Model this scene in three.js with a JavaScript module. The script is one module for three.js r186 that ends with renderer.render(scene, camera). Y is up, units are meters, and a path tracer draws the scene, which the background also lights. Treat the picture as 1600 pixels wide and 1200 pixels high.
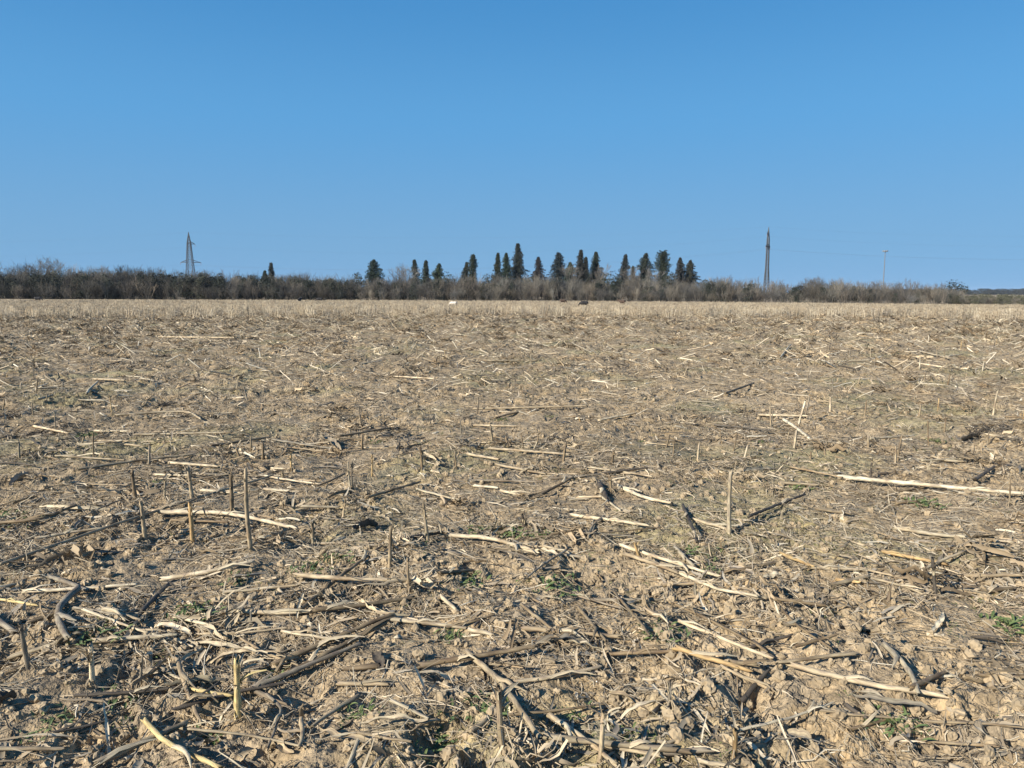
import * as THREE from 'three';
import { mergeGeometries } from 'three/addons/utils/BufferGeometryUtils.js';
import { MarchingCubes } from 'three/addons/objects/MarchingCubes.js';
import { createNoise2D } from 'simplex-noise';

// ---------------------------------------------------------------- camera, sky, sun, exposure
const EXPOSURE = 1.72;
const scene = new THREE.Scene();
const camera = new THREE.PerspectiveCamera(54.6, 4 / 3, 0.05, 9000);
camera.position.set(0, 1.65, 0);
camera.rotation.set(-7.01 * Math.PI / 180, 0, 0);

const SUN_ELEVATION = 29, SUN_TURN = 38;          // the sun stands on the left, a little behind the camera
const sunDir = new THREE.Vector3(
  -Math.cos(SUN_ELEVATION * Math.PI / 180) * Math.cos(SUN_TURN * Math.PI / 180),
  Math.sin(SUN_ELEVATION * Math.PI / 180),
  Math.cos(SUN_ELEVATION * Math.PI / 180) * Math.sin(SUN_TURN * Math.PI / 180));

function mulberry(a) {
  return () => { a |= 0; a = a + 0x6D2B79F5 | 0; let t = Math.imul(a ^ a >>> 15, 1 | a); t = t + Math.imul(t ^ t >>> 7, 61 | t) ^ t; return ((t ^ t >>> 14) >>> 0) / 4294967296; };
}
const s2l = (c) => { c /= 255; return c <= 0.04045 ? c / 12.92 : Math.pow((c + 0.055) / 1.055, 2.4); };
const clamp = (v, a, b) => Math.min(b, Math.max(a, v));
const smooth = (a, b, v) => { const t = clamp((v - a) / (b - a), 0, 1); return t * t * (3 - 2 * t); };
const lerp = (a, b, t) => a + (b - a) * t;

{ // a clear winter sky: pale near the horizon, deeper overhead, a little paler away from ninety degrees to the sun
  const W = 512, H = 256, px = new Float32Array(W * H * 4);
  const stops = [[0, [131, 177, 219]], [3.2, [124, 174, 216]], [12.2, [98, 165, 220]], [20.5, [76, 146, 206]], [40, [54, 116, 180]], [90, [38, 88, 150]]];
  for (let j = 0; j < H; j++) {
    const el = Math.max(0, ((j + 0.5) / H - 0.5) * 180);
    let k = 0; while (k < stops.length - 2 && el > stops[k + 1][0]) k++;
    const t = smooth(0, 1, clamp((el - stops[k][0]) / (stops[k + 1][0] - stops[k][0]), 0, 1)) * 0.3 + 0.7 * clamp((el - stops[k][0]) / (stops[k + 1][0] - stops[k][0]), 0, 1);
    for (let i = 0; i < W; i++) {
      const az = ((i + 0.5) / W - 0.5) * 2 * Math.PI;     // atan2(z, x)
      const side = Math.cos(az);                            // +1 to the right
      const gain = (1 + 0.05 * side + 0.06 * side * side) / EXPOSURE;
      for (let c = 0; c < 3; c++) px[(j * W + i) * 4 + c] = lerp(s2l(stops[k][1][c]), s2l(stops[k + 1][1][c]), t) * gain;
      px[(j * W + i) * 4 + 3] = 1;
    }
  }
  const tex = new THREE.DataTexture(px, W, H, THREE.RGBAFormat, THREE.FloatType);
  tex.mapping = THREE.EquirectangularReflectionMapping; tex.magFilter = tex.minFilter = THREE.LinearFilter; tex.needsUpdate = true;
  scene.background = tex; scene.environment = tex;
}
const sun = new THREE.DirectionalLight(new THREE.Color().setRGB(1, 0.93, 0.82), 5);
sun.name = 'sun'; sun.position.copy(sunDir).multiplyScalar(600); sun.castShadow = true;
sun.shadow.camera.left = sun.shadow.camera.bottom = -300; sun.shadow.camera.right = sun.shadow.camera.top = 300; sun.shadow.camera.far = 1400;
sun.shadow.mapSize.set(4096, 4096);
scene.add(sun, sun.target);

const renderer = new THREE.WebGLRenderer({ antialias: true });
renderer.toneMapping = THREE.LinearToneMapping;
renderer.toneMappingExposure = EXPOSURE;
renderer.shadowMap.enabled = true;

// ---------------------------------------------------------------- helpers
const V = (x, y, z) => new THREE.Vector3(x, y, z);
const taken = {};
function numbered(name) { const n = taken[name] = (taken[name] ?? -1) + 1; return n ? name + '_' + String(n).padStart(3, '0') : name; }
function tag(o, label, category, group) { o.userData.label = label; o.userData.category = category; if (group) o.userData.group = group; return o; }
function mesh(name, geometry, material, parent = scene) {
  const m = new THREE.Mesh(geometry, material); m.name = parent === scene ? numbered(name) : name;
  m.castShadow = m.receiveShadow = true; parent.add(m); return m;
}
function thing(name, x = 0, y = 0, z = 0, turn = 0) { const g = new THREE.Group(); g.name = numbered(name); g.position.set(x, y, z); g.rotation.y = turn; scene.add(g); return g; }
const noiseA = createNoise2D(mulberry(11)), noiseB = createNoise2D(mulberry(23)), noiseC = createNoise2D(mulberry(37)), noiseD = createNoise2D(mulberry(53));

// collects indexed faces with uv and colour
class Build {
  constructor() { this.p = []; this.u = []; this.c = []; this.i = []; }
  v(x, y, z, u, w, c) { this.p.push(x, y, z); this.u.push(u, w); this.c.push(c[0], c[1], c[2]); return this.p.length / 3 - 1; }
  tri(a, b, c) { this.i.push(a, b, c); }
  quad(a, b, c, d) { this.i.push(a, b, c, a, c, d); }
  done(normals = true) {
    const g = new THREE.BufferGeometry();
    g.setAttribute('position', new THREE.Float32BufferAttribute(this.p, 3)); g.setAttribute('uv', new THREE.Float32BufferAttribute(this.u, 2)); g.setAttribute('color', new THREE.Float32BufferAttribute(this.c, 3));
    g.setIndex(this.i); if (normals) g.computeVertexNormals(); return g;
  }
}
const ONE = [1, 1, 1];
// a tube through pts with radius(t), colour(t), ragged ends
function tube(b, pts, radius, colour, sides, rnd, ragged = 0) {
  const n = pts.length, rings = [], T = V(), N = V(), B = V(), up = V(0, 1, 0); let along = 0;
  T.subVectors(pts[1], pts[0]).normalize(); if (Math.abs(T.y) > 0.8) up.set(1, 0, 0);
  const off = rnd ? Array.from({ length: sides + 1 }, () => [rnd() - 0.3, rnd() - 0.3]) : null; if (off) off[sides] = off[0];
  for (let k = 0; k < n; k++) {
    T.subVectors(pts[Math.min(n - 1, k + 1)], pts[Math.max(0, k - 1)]).normalize();
    N.crossVectors(up, T).normalize(); B.crossVectors(T, N);
    if (k) along += pts[k].distanceTo(pts[k - 1]);
    const t = k / (n - 1), r = radius(t), c = colour(t), ring = [];
    for (let s = 0; s <= sides; s++) {
      const a = s / sides * Math.PI * 2, ca = Math.cos(a) * r, sa = Math.sin(a) * r;
      let e = 0; if (ragged && off) { if (k === 0) e = -off[s][0] * ragged; if (k === n - 1) e = off[s][1] * ragged; }
      ring.push(b.v(pts[k].x + N.x * ca + B.x * sa + T.x * e, pts[k].y + N.y * ca + B.y * sa + T.y * e, pts[k].z + N.z * ca + B.z * sa + T.z * e, s / sides * 0.06, along, c));
    }
    rings.push(ring);
  }
  for (let k = 1; k < n; k++) for (let s = 0; s < sides; s++) b.quad(rings[k - 1][s], rings[k - 1][s + 1], rings[k][s + 1], rings[k][s]);
  for (const [ring, k, flip] of [[rings[0], 0, 1], [rings[n - 1], n - 1, 0]]) {
    const c = colour(k ? 1 : 0), m = b.v(pts[k].x, pts[k].y, pts[k].z, 0, along, [c[0] * 1.1, c[1] * 1.1, c[2] * 1.05]);
    for (let s = 0; s < sides; s++) flip ? b.tri(m, ring[s + 1], ring[s]) : b.tri(m, ring[s], ring[s + 1]);
  }
}
// a thin curved strip along pts; width(t), fold = depth of the trough across it, turn(t) = twist
function strip(b, pts, width, fold, turn, colour, cols = 3) {
  const n = pts.length, T = V(), N = V(), B = V(), N2 = V(), B2 = V(); let along = 0, prev = null;
  for (let k = 0; k < n; k++) {
    T.subVectors(pts[Math.min(n - 1, k + 1)], pts[Math.max(0, k - 1)]).normalize();
    N.crossVectors(Math.abs(T.y) > 0.9 ? V(1, 0, 0) : V(0, 1, 0), T).normalize(); B.crossVectors(T, N);
    if (k) along += pts[k].distanceTo(pts[k - 1]);
    const t = k / (n - 1), a = turn(t), w = width(t), c = colour(t), row = [];
    N2.copy(N).multiplyScalar(Math.cos(a)).addScaledVector(B, Math.sin(a)); B2.copy(B).multiplyScalar(Math.cos(a)).addScaledVector(N, -Math.sin(a));
    for (let s = 0; s <= cols; s++) {
      const q = s / cols * 2 - 1, o = q * w / 2, d = fold * (q * q) * w;
      row.push(b.v(pts[k].x + N2.x * o + B2.x * d, pts[k].y + N2.y * o + B2.y * d, pts[k].z + N2.z * o + B2.z * d, (q + 1) * 0.02, along, c));
    }
    if (prev) for (let s = 0; s < cols; s++) b.quad(prev[s], prev[s + 1], row[s + 1], row[s]);
    prev = row;
  }
}

// ---------------------------------------------------------------- measured places in metres
// FALLEN and LEAVES: tone, radius, then x, z, x, z ...   STUBS: tone, radius, x, z, height, lean
const FALLEN = [
['t',0.0117,-3.03,-4.24,-2.75,-4.99,-2.47,-5.63,-2.12,-6.33], ['w',0.0161,-2.63,-5.34,-2.12,-5.30,-1.50,-4.94], ['w',0.0106,-2.67,-3.90,-2.40,-3.94,-2.11,-4.00], ['w',0.0132,-2.03,-4.15,-1.77,-4.20,-1.55,-4.30],
['p',0.0089,-1.58,-3.93,-1.22,-4.02], ['y',0.0083,-2.69,-3.74,-2.40,-3.60], ['t',0.0154,-3.96,-6.68,-3.54,-7.10,-3.21,-7.32], ['p',0.0153,-3.32,-7.07,-2.78,-6.89],
['p',0.0114,-3.22,-6.56,-2.80,-6.33], ['w',0.0130,-2.54,-5.95,-2.18,-5.85], ['b',0.0139,-3.64,-5.12,-3.39,-5.16,-3.27,-5.42], ['d',0.0138,-1.91,-3.67,-1.94,-4.03],
['g',0.0192,-2.34,-3.85,-2.30,-3.63,-2.23,-3.49,-2.05,-3.25], ['p',0.0121,-1.58,-5.45,-1.32,-5.50], ['w',0.0130,-2.01,-5.91,-1.80,-5.84], ['p',0.0100,-1.72,-3.78,-1.54,-3.60],
['p',0.0135,-1.94,-3.29,-1.61,-3.36], ['p',0.0112,-2.05,-3.56,-1.84,-3.51], ['p',0.0095,-1.69,-3.57,-1.47,-3.48], ['p',0.0131,-1.43,-3.64,-1.16,-3.60,-0.96,-3.63],
['b',0.0127,-2.36,-3.48,-2.29,-3.56], ['g',0.0171,-2.59,-3.51,-2.39,-3.40], ['t',0.0104,-2.32,-3.27,-2.06,-3.27], ['y',0.0092,-1.33,-2.90,-1.15,-2.87],
['g',0.0120,-1.10,-2.94,-0.95,-2.92], ['b',0.0136,-1.06,-3.15,-0.62,-3.53], ['b',0.0118,-0.98,-3.06,-0.62,-3.45], ['g',0.0114,-1.09,-2.96,-0.71,-3.28],
['y',0.0105,-1.41,-2.68,-1.27,-2.54,-1.00,-2.36], ['t',0.0129,-1.45,-2.42,-1.25,-2.69], ['t',0.0091,-1.88,-2.46,-1.62,-2.50], ['d',0.0061,-1.70,-2.59,-1.56,-2.69],
['g',0.0075,-1.02,-2.91,-0.93,-2.80,-0.89,-2.50], ['p',0.0111,-0.63,-3.54,-0.24,-3.48], ['w',0.0123,-0.21,-3.45,-0.10,-3.37], ['t',0.0119,-0.02,-3.26,0.26,-3.31],
['b',0.0141,-0.40,-3.09,0.12,-3.12], ['t',0.0095,0.05,-3.68,0.22,-3.34], ['b',0.0095,0.35,-3.74,0.43,-3.26], ['b',0.0080,0.56,-3.90,0.64,-3.23],
['t',0.0143,-0.20,-3.18,-0.07,-2.94,0.11,-2.42], ['p',0.0101,0.33,-2.44,0.52,-2.42], ['t',0.0095,-0.15,-2.54,-0.10,-2.61], ['t',0.0095,-0.73,-2.97,-0.53,-2.96],
['b',0.0100,0.42,-3.18,0.74,-3.12], ['p',0.0167,-0.42,-4.86,-0.14,-4.77,0.14,-4.47], ['p',0.0162,-0.23,-7.52,0.58,-7.29], ['w',0.0137,-0.32,-6.26,-0.14,-6.21],
['p',0.0133,-0.10,-6.11,0.08,-5.92], ['p',0.0158,-0.44,-7.33,-0.14,-7.05], ['t',0.0148,-0.15,-6.87,0.28,-6.59], ['w',0.0152,0.89,-6.06,1.04,-5.67,1.20,-5.50],
['p',0.0099,0.71,-5.85,0.81,-5.36], ['p',0.0138,0.45,-5.34,0.94,-5.02], ['p',0.0102,0.52,-5.82,0.70,-5.78], ['d',0.0233,0.73,-6.06,0.75,-5.69],
['b',0.0134,0.18,-5.84,0.54,-6.32], ['d',0.0145,0.83,-6.54,1.23,-6.66], ['b',0.0131,-1.11,-5.59,-0.81,-6.24], ['b',0.0109,-1.08,-3.62,-0.97,-4.03,-0.81,-4.54],
['t',0.0135,0.69,-4.43,0.97,-4.17], ['p',0.0102,0.22,-4.64,0.37,-4.55], ['p',0.0118,-0.38,-3.81,-0.29,-3.66], ['d',0.0129,-0.68,-4.73,-0.48,-4.96],
['b',0.0085,0.55,-3.97,0.57,-3.62], ['w',0.0185,2.82,-6.28,3.30,-6.05,4.12,-5.68], ['t',0.0136,2.31,-6.22,2.57,-6.13], ['d',0.0122,1.70,-5.18,2.34,-5.81],
['p',0.0137,1.30,-5.22,1.52,-5.05], ['d',0.0135,1.29,-5.47,1.23,-4.68], ['p',0.0139,1.06,-4.56,1.10,-4.33], ['p',0.0107,0.95,-4.23,1.13,-3.91,1.32,-3.78],
['o',0.0118,1.70,-4.52,1.79,-4.26], ['p',0.0114,1.79,-4.26,2.10,-4.23], ['p',0.0155,2.74,-5.17,2.92,-4.94,3.04,-4.86], ['o',0.0119,2.35,-4.52,2.64,-4.36],
['w',0.0100,2.96,-4.51,3.15,-4.49], ['t',0.0130,2.64,-4.18,2.94,-4.12], ['t',0.0090,2.04,-4.15,2.20,-3.99,2.25,-3.87], ['p',0.0123,3.91,-6.95,4.54,-7.10],
['b',0.0127,3.04,-5.73,3.20,-5.73], ['d',0.0169,3.94,-6.18,4.40,-6.62], ['o',0.0110,1.88,-4.11,1.97,-4.04], ['b',0.0096,1.23,-4.22,1.67,-4.41],
['p',0.0104,0.83,-3.51,1.03,-3.23,1.13,-3.09], ['o',0.0124,0.73,-3.11,1.00,-2.97], ['d',0.0090,1.10,-3.24,1.32,-3.35], ['b',0.0088,1.28,-3.19,1.49,-3.26],
['d',0.0134,0.94,-2.86,1.08,-2.99], ['b',0.0105,1.59,-2.79,1.84,-2.99], ['b',0.0081,1.99,-2.98,2.18,-2.92], ['p',0.0088,0.64,-2.39,0.72,-2.35],
['b',0.0101,1.38,-3.75,1.64,-3.75], ['p',0.0339,-12.89,-27.01,-9.65,-25.55], ['p',0.0171,-5.30,-9.84,-4.52,-10.07,-4.00,-9.45], ['p',0.0154,-5.04,-8.87,-4.50,-8.76],
['p',0.0146,-4.26,-8.29,-3.22,-8.45], ['p',0.0153,-5.90,-9.05,-5.16,-8.51], ['p',0.0193,-6.97,-10.84,-7.10,-11.41], ['w',0.0216,-6.59,-11.43,-7.63,-13.46],
['t',0.0232,-7.80,-13.78,-6.83,-13.02], ['p',0.0300,0.42,-23.23,1.28,-23.27], ['p',0.0228,-0.63,-17.37,0.63,-17.81], ['w',0.0180,-2.29,-14.14,-1.46,-13.63],
['t',0.0179,-0.52,-10.30,0.99,-10.21], ['p',0.0169,1.14,-9.55,1.67,-9.87], ['p',0.0160,-0.47,-9.20,0.04,-9.11], ['b',0.0148,-1.93,-8.19,-1.45,-8.72],
['w',0.0262,6.48,-17.91,8.46,-22.61], ['w',0.0248,11.26,-20.53,10.42,-17.79], ['w',0.0208,8.85,-16.12,9.36,-15.96], ['w',0.0187,3.46,-9.35,3.25,-7.80],
['p',0.0166,3.27,-9.69,3.75,-9.37], ['b',0.0215,3.37,-11.62,4.30,-13.12], ['w',0.0138,-2.26,-7.82,-2.00,-7.94], ['p',0.0140,5.36,-8.28,5.51,-7.67],
['t',0.0058,-0.56,-2.53,-0.36,-2.47], ['p',0.0074,-0.47,-2.73,-0.32,-2.67], ['b',0.0072,1.26,-2.59,1.45,-2.66], ['t',0.0069,1.50,-2.55,1.69,-2.42],
['d',0.0088,0.54,-2.65,0.62,-2.82], ['b',0.0110,-0.40,-4.02,-0.23,-4.21], ['p',0.0077,-1.12,-3.45,-0.85,-3.34], ['b',0.0172,-3.13,-7.60,-2.71,-8.15],
['p',0.0138,-4.68,-7.86,-4.22,-7.91], ['p',0.0182,3.99,-8.15,4.67,-8.50], ['t',0.0116,2.65,-6.92,2.85,-6.25]];
const LEAVES = [
['w',0.0188,-1.76,-3.48,-1.56,-3.44], ['p',0.0189,-1.45,-2.92,-1.23,-3.01], ['g',0.0222,-1.68,-3.07,-1.47,-3.01], ['g',0.0215,-1.14,-2.51,-1.11,-2.68],
['t',0.0162,-1.00,-2.47,-0.95,-2.56], ['p',0.0134,-1.55,-3.40,-1.10,-3.17], ['p',0.0163,-0.80,-3.73,-0.65,-3.55,-0.52,-3.57], ['p',0.0164,-0.39,-2.98,-0.23,-3.01],
['p',0.0146,0.24,-3.24,0.43,-3.20], ['y',0.0158,2.03,-5.05,2.19,-5.11], ['p',0.0153,1.38,-2.82,1.47,-2.75], ['t',0.0184,1.92,-3.00,1.92,-2.75],
['p',0.0193,-3.60,-5.50,-3.26,-5.41,-3.04,-5.47], ['p',0.0178,0.14,-4.49,0.31,-4.38], ['p',0.0236,2.47,-6.86,2.08,-6.55], ['t',0.0140,-0.90,-2.57,-0.78,-2.48],
['d',0.0199,-0.63,-3.22,-0.55,-3.03], ['d',0.0358,-1.08,-4.95,-0.96,-5.14], ['g',0.0413,-2.12,-8.06,-1.81,-7.67], ['t',0.0121,-0.38,-2.58,-0.25,-2.69],
['p',0.0188,1.46,-4.17,1.61,-4.22], ['d',0.0228,-2.01,-2.74,-1.98,-2.79], ['g',0.0337,-4.29,-6.23,-4.34,-6.54], ['g',0.0252,-3.89,-5.64,-3.78,-5.78],
['t',0.0156,0.40,-2.89,0.54,-2.81], ['p',0.0159,2.47,-3.93,2.70,-3.96], ['t',0.0140,1.01,-2.57,1.11,-2.52], ['g',0.0514,5.05,-8.24,5.46,-8.55],
['p',0.0145,-1.36,-3.18,-1.19,-3.23], ['t',0.0129,-1.04,-3.10,-0.96,-3.21]];
const STUBS = [
['b',0.0177,-2.96,-5.71,0.237,-0.020], ['t',0.0171,-2.45,-4.81,0.244,-0.013], ['t',0.0175,-2.49,-5.65,0.245,-0.020], ['o',0.0173,-2.16,-4.86,0.246,-0.009], ['b',0.0167,-2.09,-5.39,0.296,0.010],
['t',0.0141,-1.64,-4.52,0.512,-0.004], ['g',0.0124,-2.08,-3.03,0.199,-0.011], ['p',0.0122,-1.78,-2.97,0.168,0.011], ['y',0.0139,-1.08,-2.75,0.227,0.005], ['g',0.0054,-1.57,-2.96,0.149,0.022],
['t',0.0134,-0.03,-2.43,0.224,-0.016], ['p',0.0110,0.30,-2.38,0.167,0.013], ['o',0.0100,0.77,-2.40,0.093,0.002], ['p',0.0155,1.51,-5.00,0.426,-0.013], ['t',0.0133,-0.73,-4.26,0.251,0.015],
['t',0.0086,-0.55,-3.85,0.180,-0.010], ['d',0.0201,0.10,-5.03,0.080,-0.027], ['b',0.0180,-0.84,-6.81,0.204,-0.012], ['b',0.0184,0.49,-7.00,0.160,0.025], ['w',0.0198,3.54,-9.09,0.286,0.071],
['w',0.0219,4.34,-10.04,0.210,0.000], ['p',0.0263,6.59,-10.07,0.316,0.035], ['p',0.0171,3.81,-7.81,0.137,-0.007], ['t',0.0210,5.33,-9.63,0.151,0.017], ['o',0.0368,12.89,-21.34,0.313,0.000],
['w',0.0270,8.60,-15.63,0.216,0.000], ['w',0.0267,9.81,-15.44,0.200,0.027], ['d',0.0105,2.31,-3.88,0.202,-0.028], ['b',0.0131,0.81,-5.94,0.126,-0.010], ['t',0.0171,-1.60,-7.80,0.137,0.007],
['p',0.0129,1.87,-7.35,0.161,0.013], ['g',0.0086,0.61,-2.69,0.098,-0.007], ['b',0.0194,-2.52,-7.36,0.168,0.013], ['t',0.0129,-1.33,-4.82,0.172,-0.004], ['g',0.0103,2.01,-3.81,0.089,0.007],
['p',0.0170,2.99,-7.75,0.163,0.020], ['b',0.0283,7.70,-13.06,0.181,0.023], ['t',0.0174,-0.21,-7.96,0.153,-0.021]];
const WEEDS = [[-1.60,-3.30], [-1.58,-4.10], [-0.25,-5.13], [0.00,-4.94], [0.22,-4.94], [-1.51,-2.72], [-1.76,-2.69], [-1.97,-3.35], [-0.60,-2.73], [-0.24,-2.62], [-1.08,-3.11], [0.71,-3.95], [0.72,-3.34], [2.53,-3.57], [-0.27,-4.05], [-0.62,-4.65], [1.64,-3.71], [-3.80,-5.50], [-3.55,-5.23], [-5.01,-8.55], [-3.06,-6.26], [0.51,-9.83], [-0.17,-9.79], [1.42,-8.12], [0.14,-8.06], [2.74,-8.02], [2.76,-6.41], [2.45,-6.17], [3.26,-5.72], [1.19,-4.59], [1.19,-4.30], [2.24,-4.95], [-1.21,-4.24], [-1.06,-4.39], [0.25,-4.01], [0.07,-4.11], [-1.60,-2.87], [-1.64,-3.64], [0.42,-2.53], [1.44,-2.62], [0.47,-2.45], [-1.82,-2.60], [-0.13,-2.74], [4.78,-8.27], [3.87,-8.18], [3.70,-5.66], [-0.99,-8.11], [-1.50,-8.14], [-0.31,-3.43], [-1.15,-2.67], [-0.36,-2.44], [0.25,-2.76]];
const BARE = [[-1.92,-2.83,0.45], [-2.47,-3.87,0.35], [-2.33,-3.34,0.2], [-0.47,-3.27,0.4], [-0.34,-3.38,0.3], [-1.23,-3.58,0.3], [-2.25,-4.28,0.45], [-0.65,-2.52,0.3], [0.65,-5.64,0.5], [1.69,-5.78,0.7], [2.14,-3.37,0.4], [2.47,-3.70,0.3], [-0.24,-6.90,0.7], [-1.39,-6.60,0.6], [-1.33,-7.57,0.6], [1.41,-2.93,0.3], [0.16,-2.90,0.25], [-1.18,-2.55,0.3], [5.19,-13.61,1.2], [6.70,-14.60,1.4], [11.73,-18.87,2.0], [2.33,-13.42,1.2], [-3.29,-7.99,0.5], [0.25,-9.56,0.8], [0.56,-4.46,0.3], [1.83,-5.43,0.4]];
const HOLLOWS = [[-1.69,-3.07,0.13], [-0.87,-2.88,0.16], [-0.56,-2.89,0.14], [-0.31,-3.08,0.1], [0.14,-2.61,0.14], [-0.93,-2.50,0.12], [-1.15,-2.67,0.1], [0.48,-2.77,0.1], [-2.30,-3.25,0.1], [-2.48,-5.23,0.12], [-1.29,-4.83,0.12], [0.40,-4.22,0.12], [-0.26,-2.55,0.12], [0.97,-2.79,0.1]];

// ---------------------------------------------------------------- the lie of the land
function terrain(x, z) { const r = Math.hypot(x, z); return -(1.6 + 0.005 * clamp(x, -260, 260)) * smooth(25, 190, r); }
// silted bare patches and trodden hollows: x, z, size in metres
function near(list, x, z) { let v = 0; for (const [px, pz, s] of list) { const d = ((x - px) ** 2 + (z - pz) ** 2) / (s * s); if (d < 5) v = Math.max(v, Math.exp(-d * 1.4)); } return v; }
const MOUNDS = STUBS.map(([, , x, z]) => [x, z, 0.075]);
function relief(x, z) {
  const r = Math.hypot(x, z), rough = 1 + 0.55 * smooth(3.9, 2.4, r), keep = 1 - 0.5 * smooth(40, 90, r);
  const warpX = x + 0.05 * noiseB(x * 3.1, z * 3.1), warpZ = z + 0.05 * noiseB(z * 3.1 + 40, x * 3.1);
  const clod = 0.42 - Math.abs(noiseB(warpX * 2.3 + 7, warpZ * 2.3)), lump = 0.4 - Math.abs(noiseC(warpX * 6.5, warpZ * 6.5 + 3));
  const r2 = r < 16, silt = r2 ? near(BARE, x, z) : 0, pit = r2 ? near(HOLLOWS, x, z) : 0, lumpy = 1 + 1.0 * smooth(6, 16, r), mound = r2 ? near(MOUNDS, x, z) : 0;
  const broken = smooth(-0.5, 0.6, noiseD(x * 0.5 + 9, z * 0.5)) * (1 - 0.8 * silt);     // some ground is crumbled, some is smooth and silted
  return keep * (0.035 * noiseA(x * 0.45, z * 0.45) + 0.03 * noiseA(x * 1.2 + 5, z * 1.2)
    - 0.075 * pit + 0.018 * mound + rough * lumpy * (0.050 * clod * (0.4 + 0.8 * broken) + 0.026 * lump * (0.25 + broken) + (0.009 * noiseD(x * 15, z * 15) + 0.006 * noiseA(x * 33, z * 33)) * (0.45 + 0.7 * broken)));
}
const ground = (x, z) => terrain(x, z) + relief(x, z);

// ---------------------------------------------------------------- textures
function tileNoise(size, cells, seed) {        // tileable value noise, several octaves, 0..1
  const out = new Float32Array(size * size); let amp = 1, sum = 0;
  for (let o = 0; cells <= size; o++, cells *= 2, amp *= 0.6) {
    const rnd = mulberry(seed + o * 101), g = new Float32Array(cells * cells).map(() => rnd());
    for (let y = 0; y < size; y++) {
      const fy = y / size * cells, y0 = Math.floor(fy), ty = smooth(0, 1, fy - y0), a = (y0 % cells) * cells, b = ((y0 + 1) % cells) * cells;
      for (let x = 0; x < size; x++) {
        const fx = x / size * cells, x0 = Math.floor(fx), tx = smooth(0, 1, fx - x0), p = x0 % cells, q = (x0 + 1) % cells;
        out[y * size + x] += amp * lerp(lerp(g[a + p], g[a + q], tx), lerp(g[b + p], g[b + q], tx), ty);
      }
    }
    sum += amp; if (o > 6) break;
  }
  for (let k = 0; k < out.length; k++) out[k] /= sum;
  return out;
}
function texture(w, h, fill, srgb = false) {
  const d = new Uint8Array(w * h * 4);
  for (let y = 0; y < h; y++) for (let x = 0; x < w; x++) { const c = fill(x, y), k = (y * w + x) * 4; d[k] = clamp(c[0], 0, 1) * 255; d[k + 1] = clamp(c[1], 0, 1) * 255; d[k + 2] = clamp(c[2], 0, 1) * 255; d[k + 3] = 255; }
  const t = new THREE.DataTexture(d, w, h); t.wrapS = t.wrapT = THREE.RepeatWrapping; t.magFilter = THREE.LinearFilter; t.minFilter = THREE.LinearMipmapLinearFilter; t.generateMipmaps = true;
  if (srgb) t.colorSpace = THREE.SRGBColorSpace; t.needsUpdate = true; return t;
}
const grainA = tileNoise(1024, 16, 5), grainB = tileNoise(1024, 64, 77), grainC = tileNoise(1024, 5, 131);
const soilMap = texture(1024, 1024, (x, y) => { const k = y * 1024 + x, v = 0.86 + 0.42 * (grainA[k] - 0.5) + 0.6 * (grainB[k] - 0.5), w = grainC[k] - 0.5; return [v + 0.16 * w, v + 0.08 * w, v - 0.1 * w]; }, true);
const soilBump = texture(1024, 1024, (x, y) => { const k = y * 1024 + x, v = 0.5 + 1.1 * (grainA[k] - 0.5) + 0.9 * (grainB[k] - 0.5); return [v, v, v]; });
soilMap.repeat.set(0.7, 0.7); soilBump.repeat.set(1.1, 1.1);
const fibreNoise = tileNoise(512, 64, 300), fibreBlotch = tileNoise(512, 8, 310);
const fibreMap = texture(256, 512, (x, y) => { const s = fibreNoise[((y >> 4) % 512) * 512 + x * 2], l = fibreBlotch[y * 512 + x * 2]; const v = 0.93 + 0.5 * (s - 0.5) + 0.6 * (l - 0.5); return [v, v * (0.985 + 0.05 * (l - 0.5)), v * (0.95 - 0.12 * (l - 0.5))]; }, true);
fibreMap.repeat.set(16, 4);
const fibreBump = texture(256, 512, (x, y) => { const s = fibreNoise[((y >> 4) % 512) * 512 + x * 2]; return [s, s, s]; });
fibreBump.repeat.set(16, 4);

// ---------------------------------------------------------------- materials
const std = (r, g, b, more = {}) => new THREE.MeshStandardMaterial({ color: new THREE.Color().setRGB(r, g, b), roughness: 0.9, ...more });
const M = {
  soil: std(0.42, 0.315, 0.19, { map: soilMap, bumpMap: soilBump, bumpScale: 0.02, vertexColors: true, roughness: 1 }),
  clod: std(0.30, 0.235, 0.15, { roughness: 1 }),
  stalk: std(1, 1, 1, { map: fibreMap, bumpMap: fibreBump, bumpScale: 0.0012, vertexColors: true, roughness: 0.72 }),
  leaf: std(1, 1, 1, { map: fibreMap, bumpMap: fibreBump, bumpScale: 0.001, vertexColors: true, roughness: 0.85, side: THREE.DoubleSide }),
  tangle: std(1, 1, 1, { vertexColors: true, roughness: 0.85, side: THREE.DoubleSide }),
  litter: std(1, 1, 1, { roughness: 0.85, side: THREE.DoubleSide }),
  green: std(1, 1, 1, { vertexColors: true, roughness: 0.7, side: THREE.DoubleSide }),
  bark: std(1, 1, 1, { vertexColors: true, roughness: 0.95 }),
  needles: std(1, 1, 1, { vertexColors: true, roughness: 0.85, side: THREE.DoubleSide }),
  steel: std(0.05, 0.056, 0.062, { roughness: 0.7 }),
  paleSteel: std(0.13, 0.145, 0.16, { roughness: 0.6 }),
  lampGlass: std(0.5, 0.53, 0.55, { roughness: 0.25 }),
  porcelain: std(0.25, 0.16, 0.12, { roughness: 0.4 }),
  cable: std(0.12, 0.125, 0.13, { metalness: 0.3, roughness: 0.6 }),
};
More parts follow.
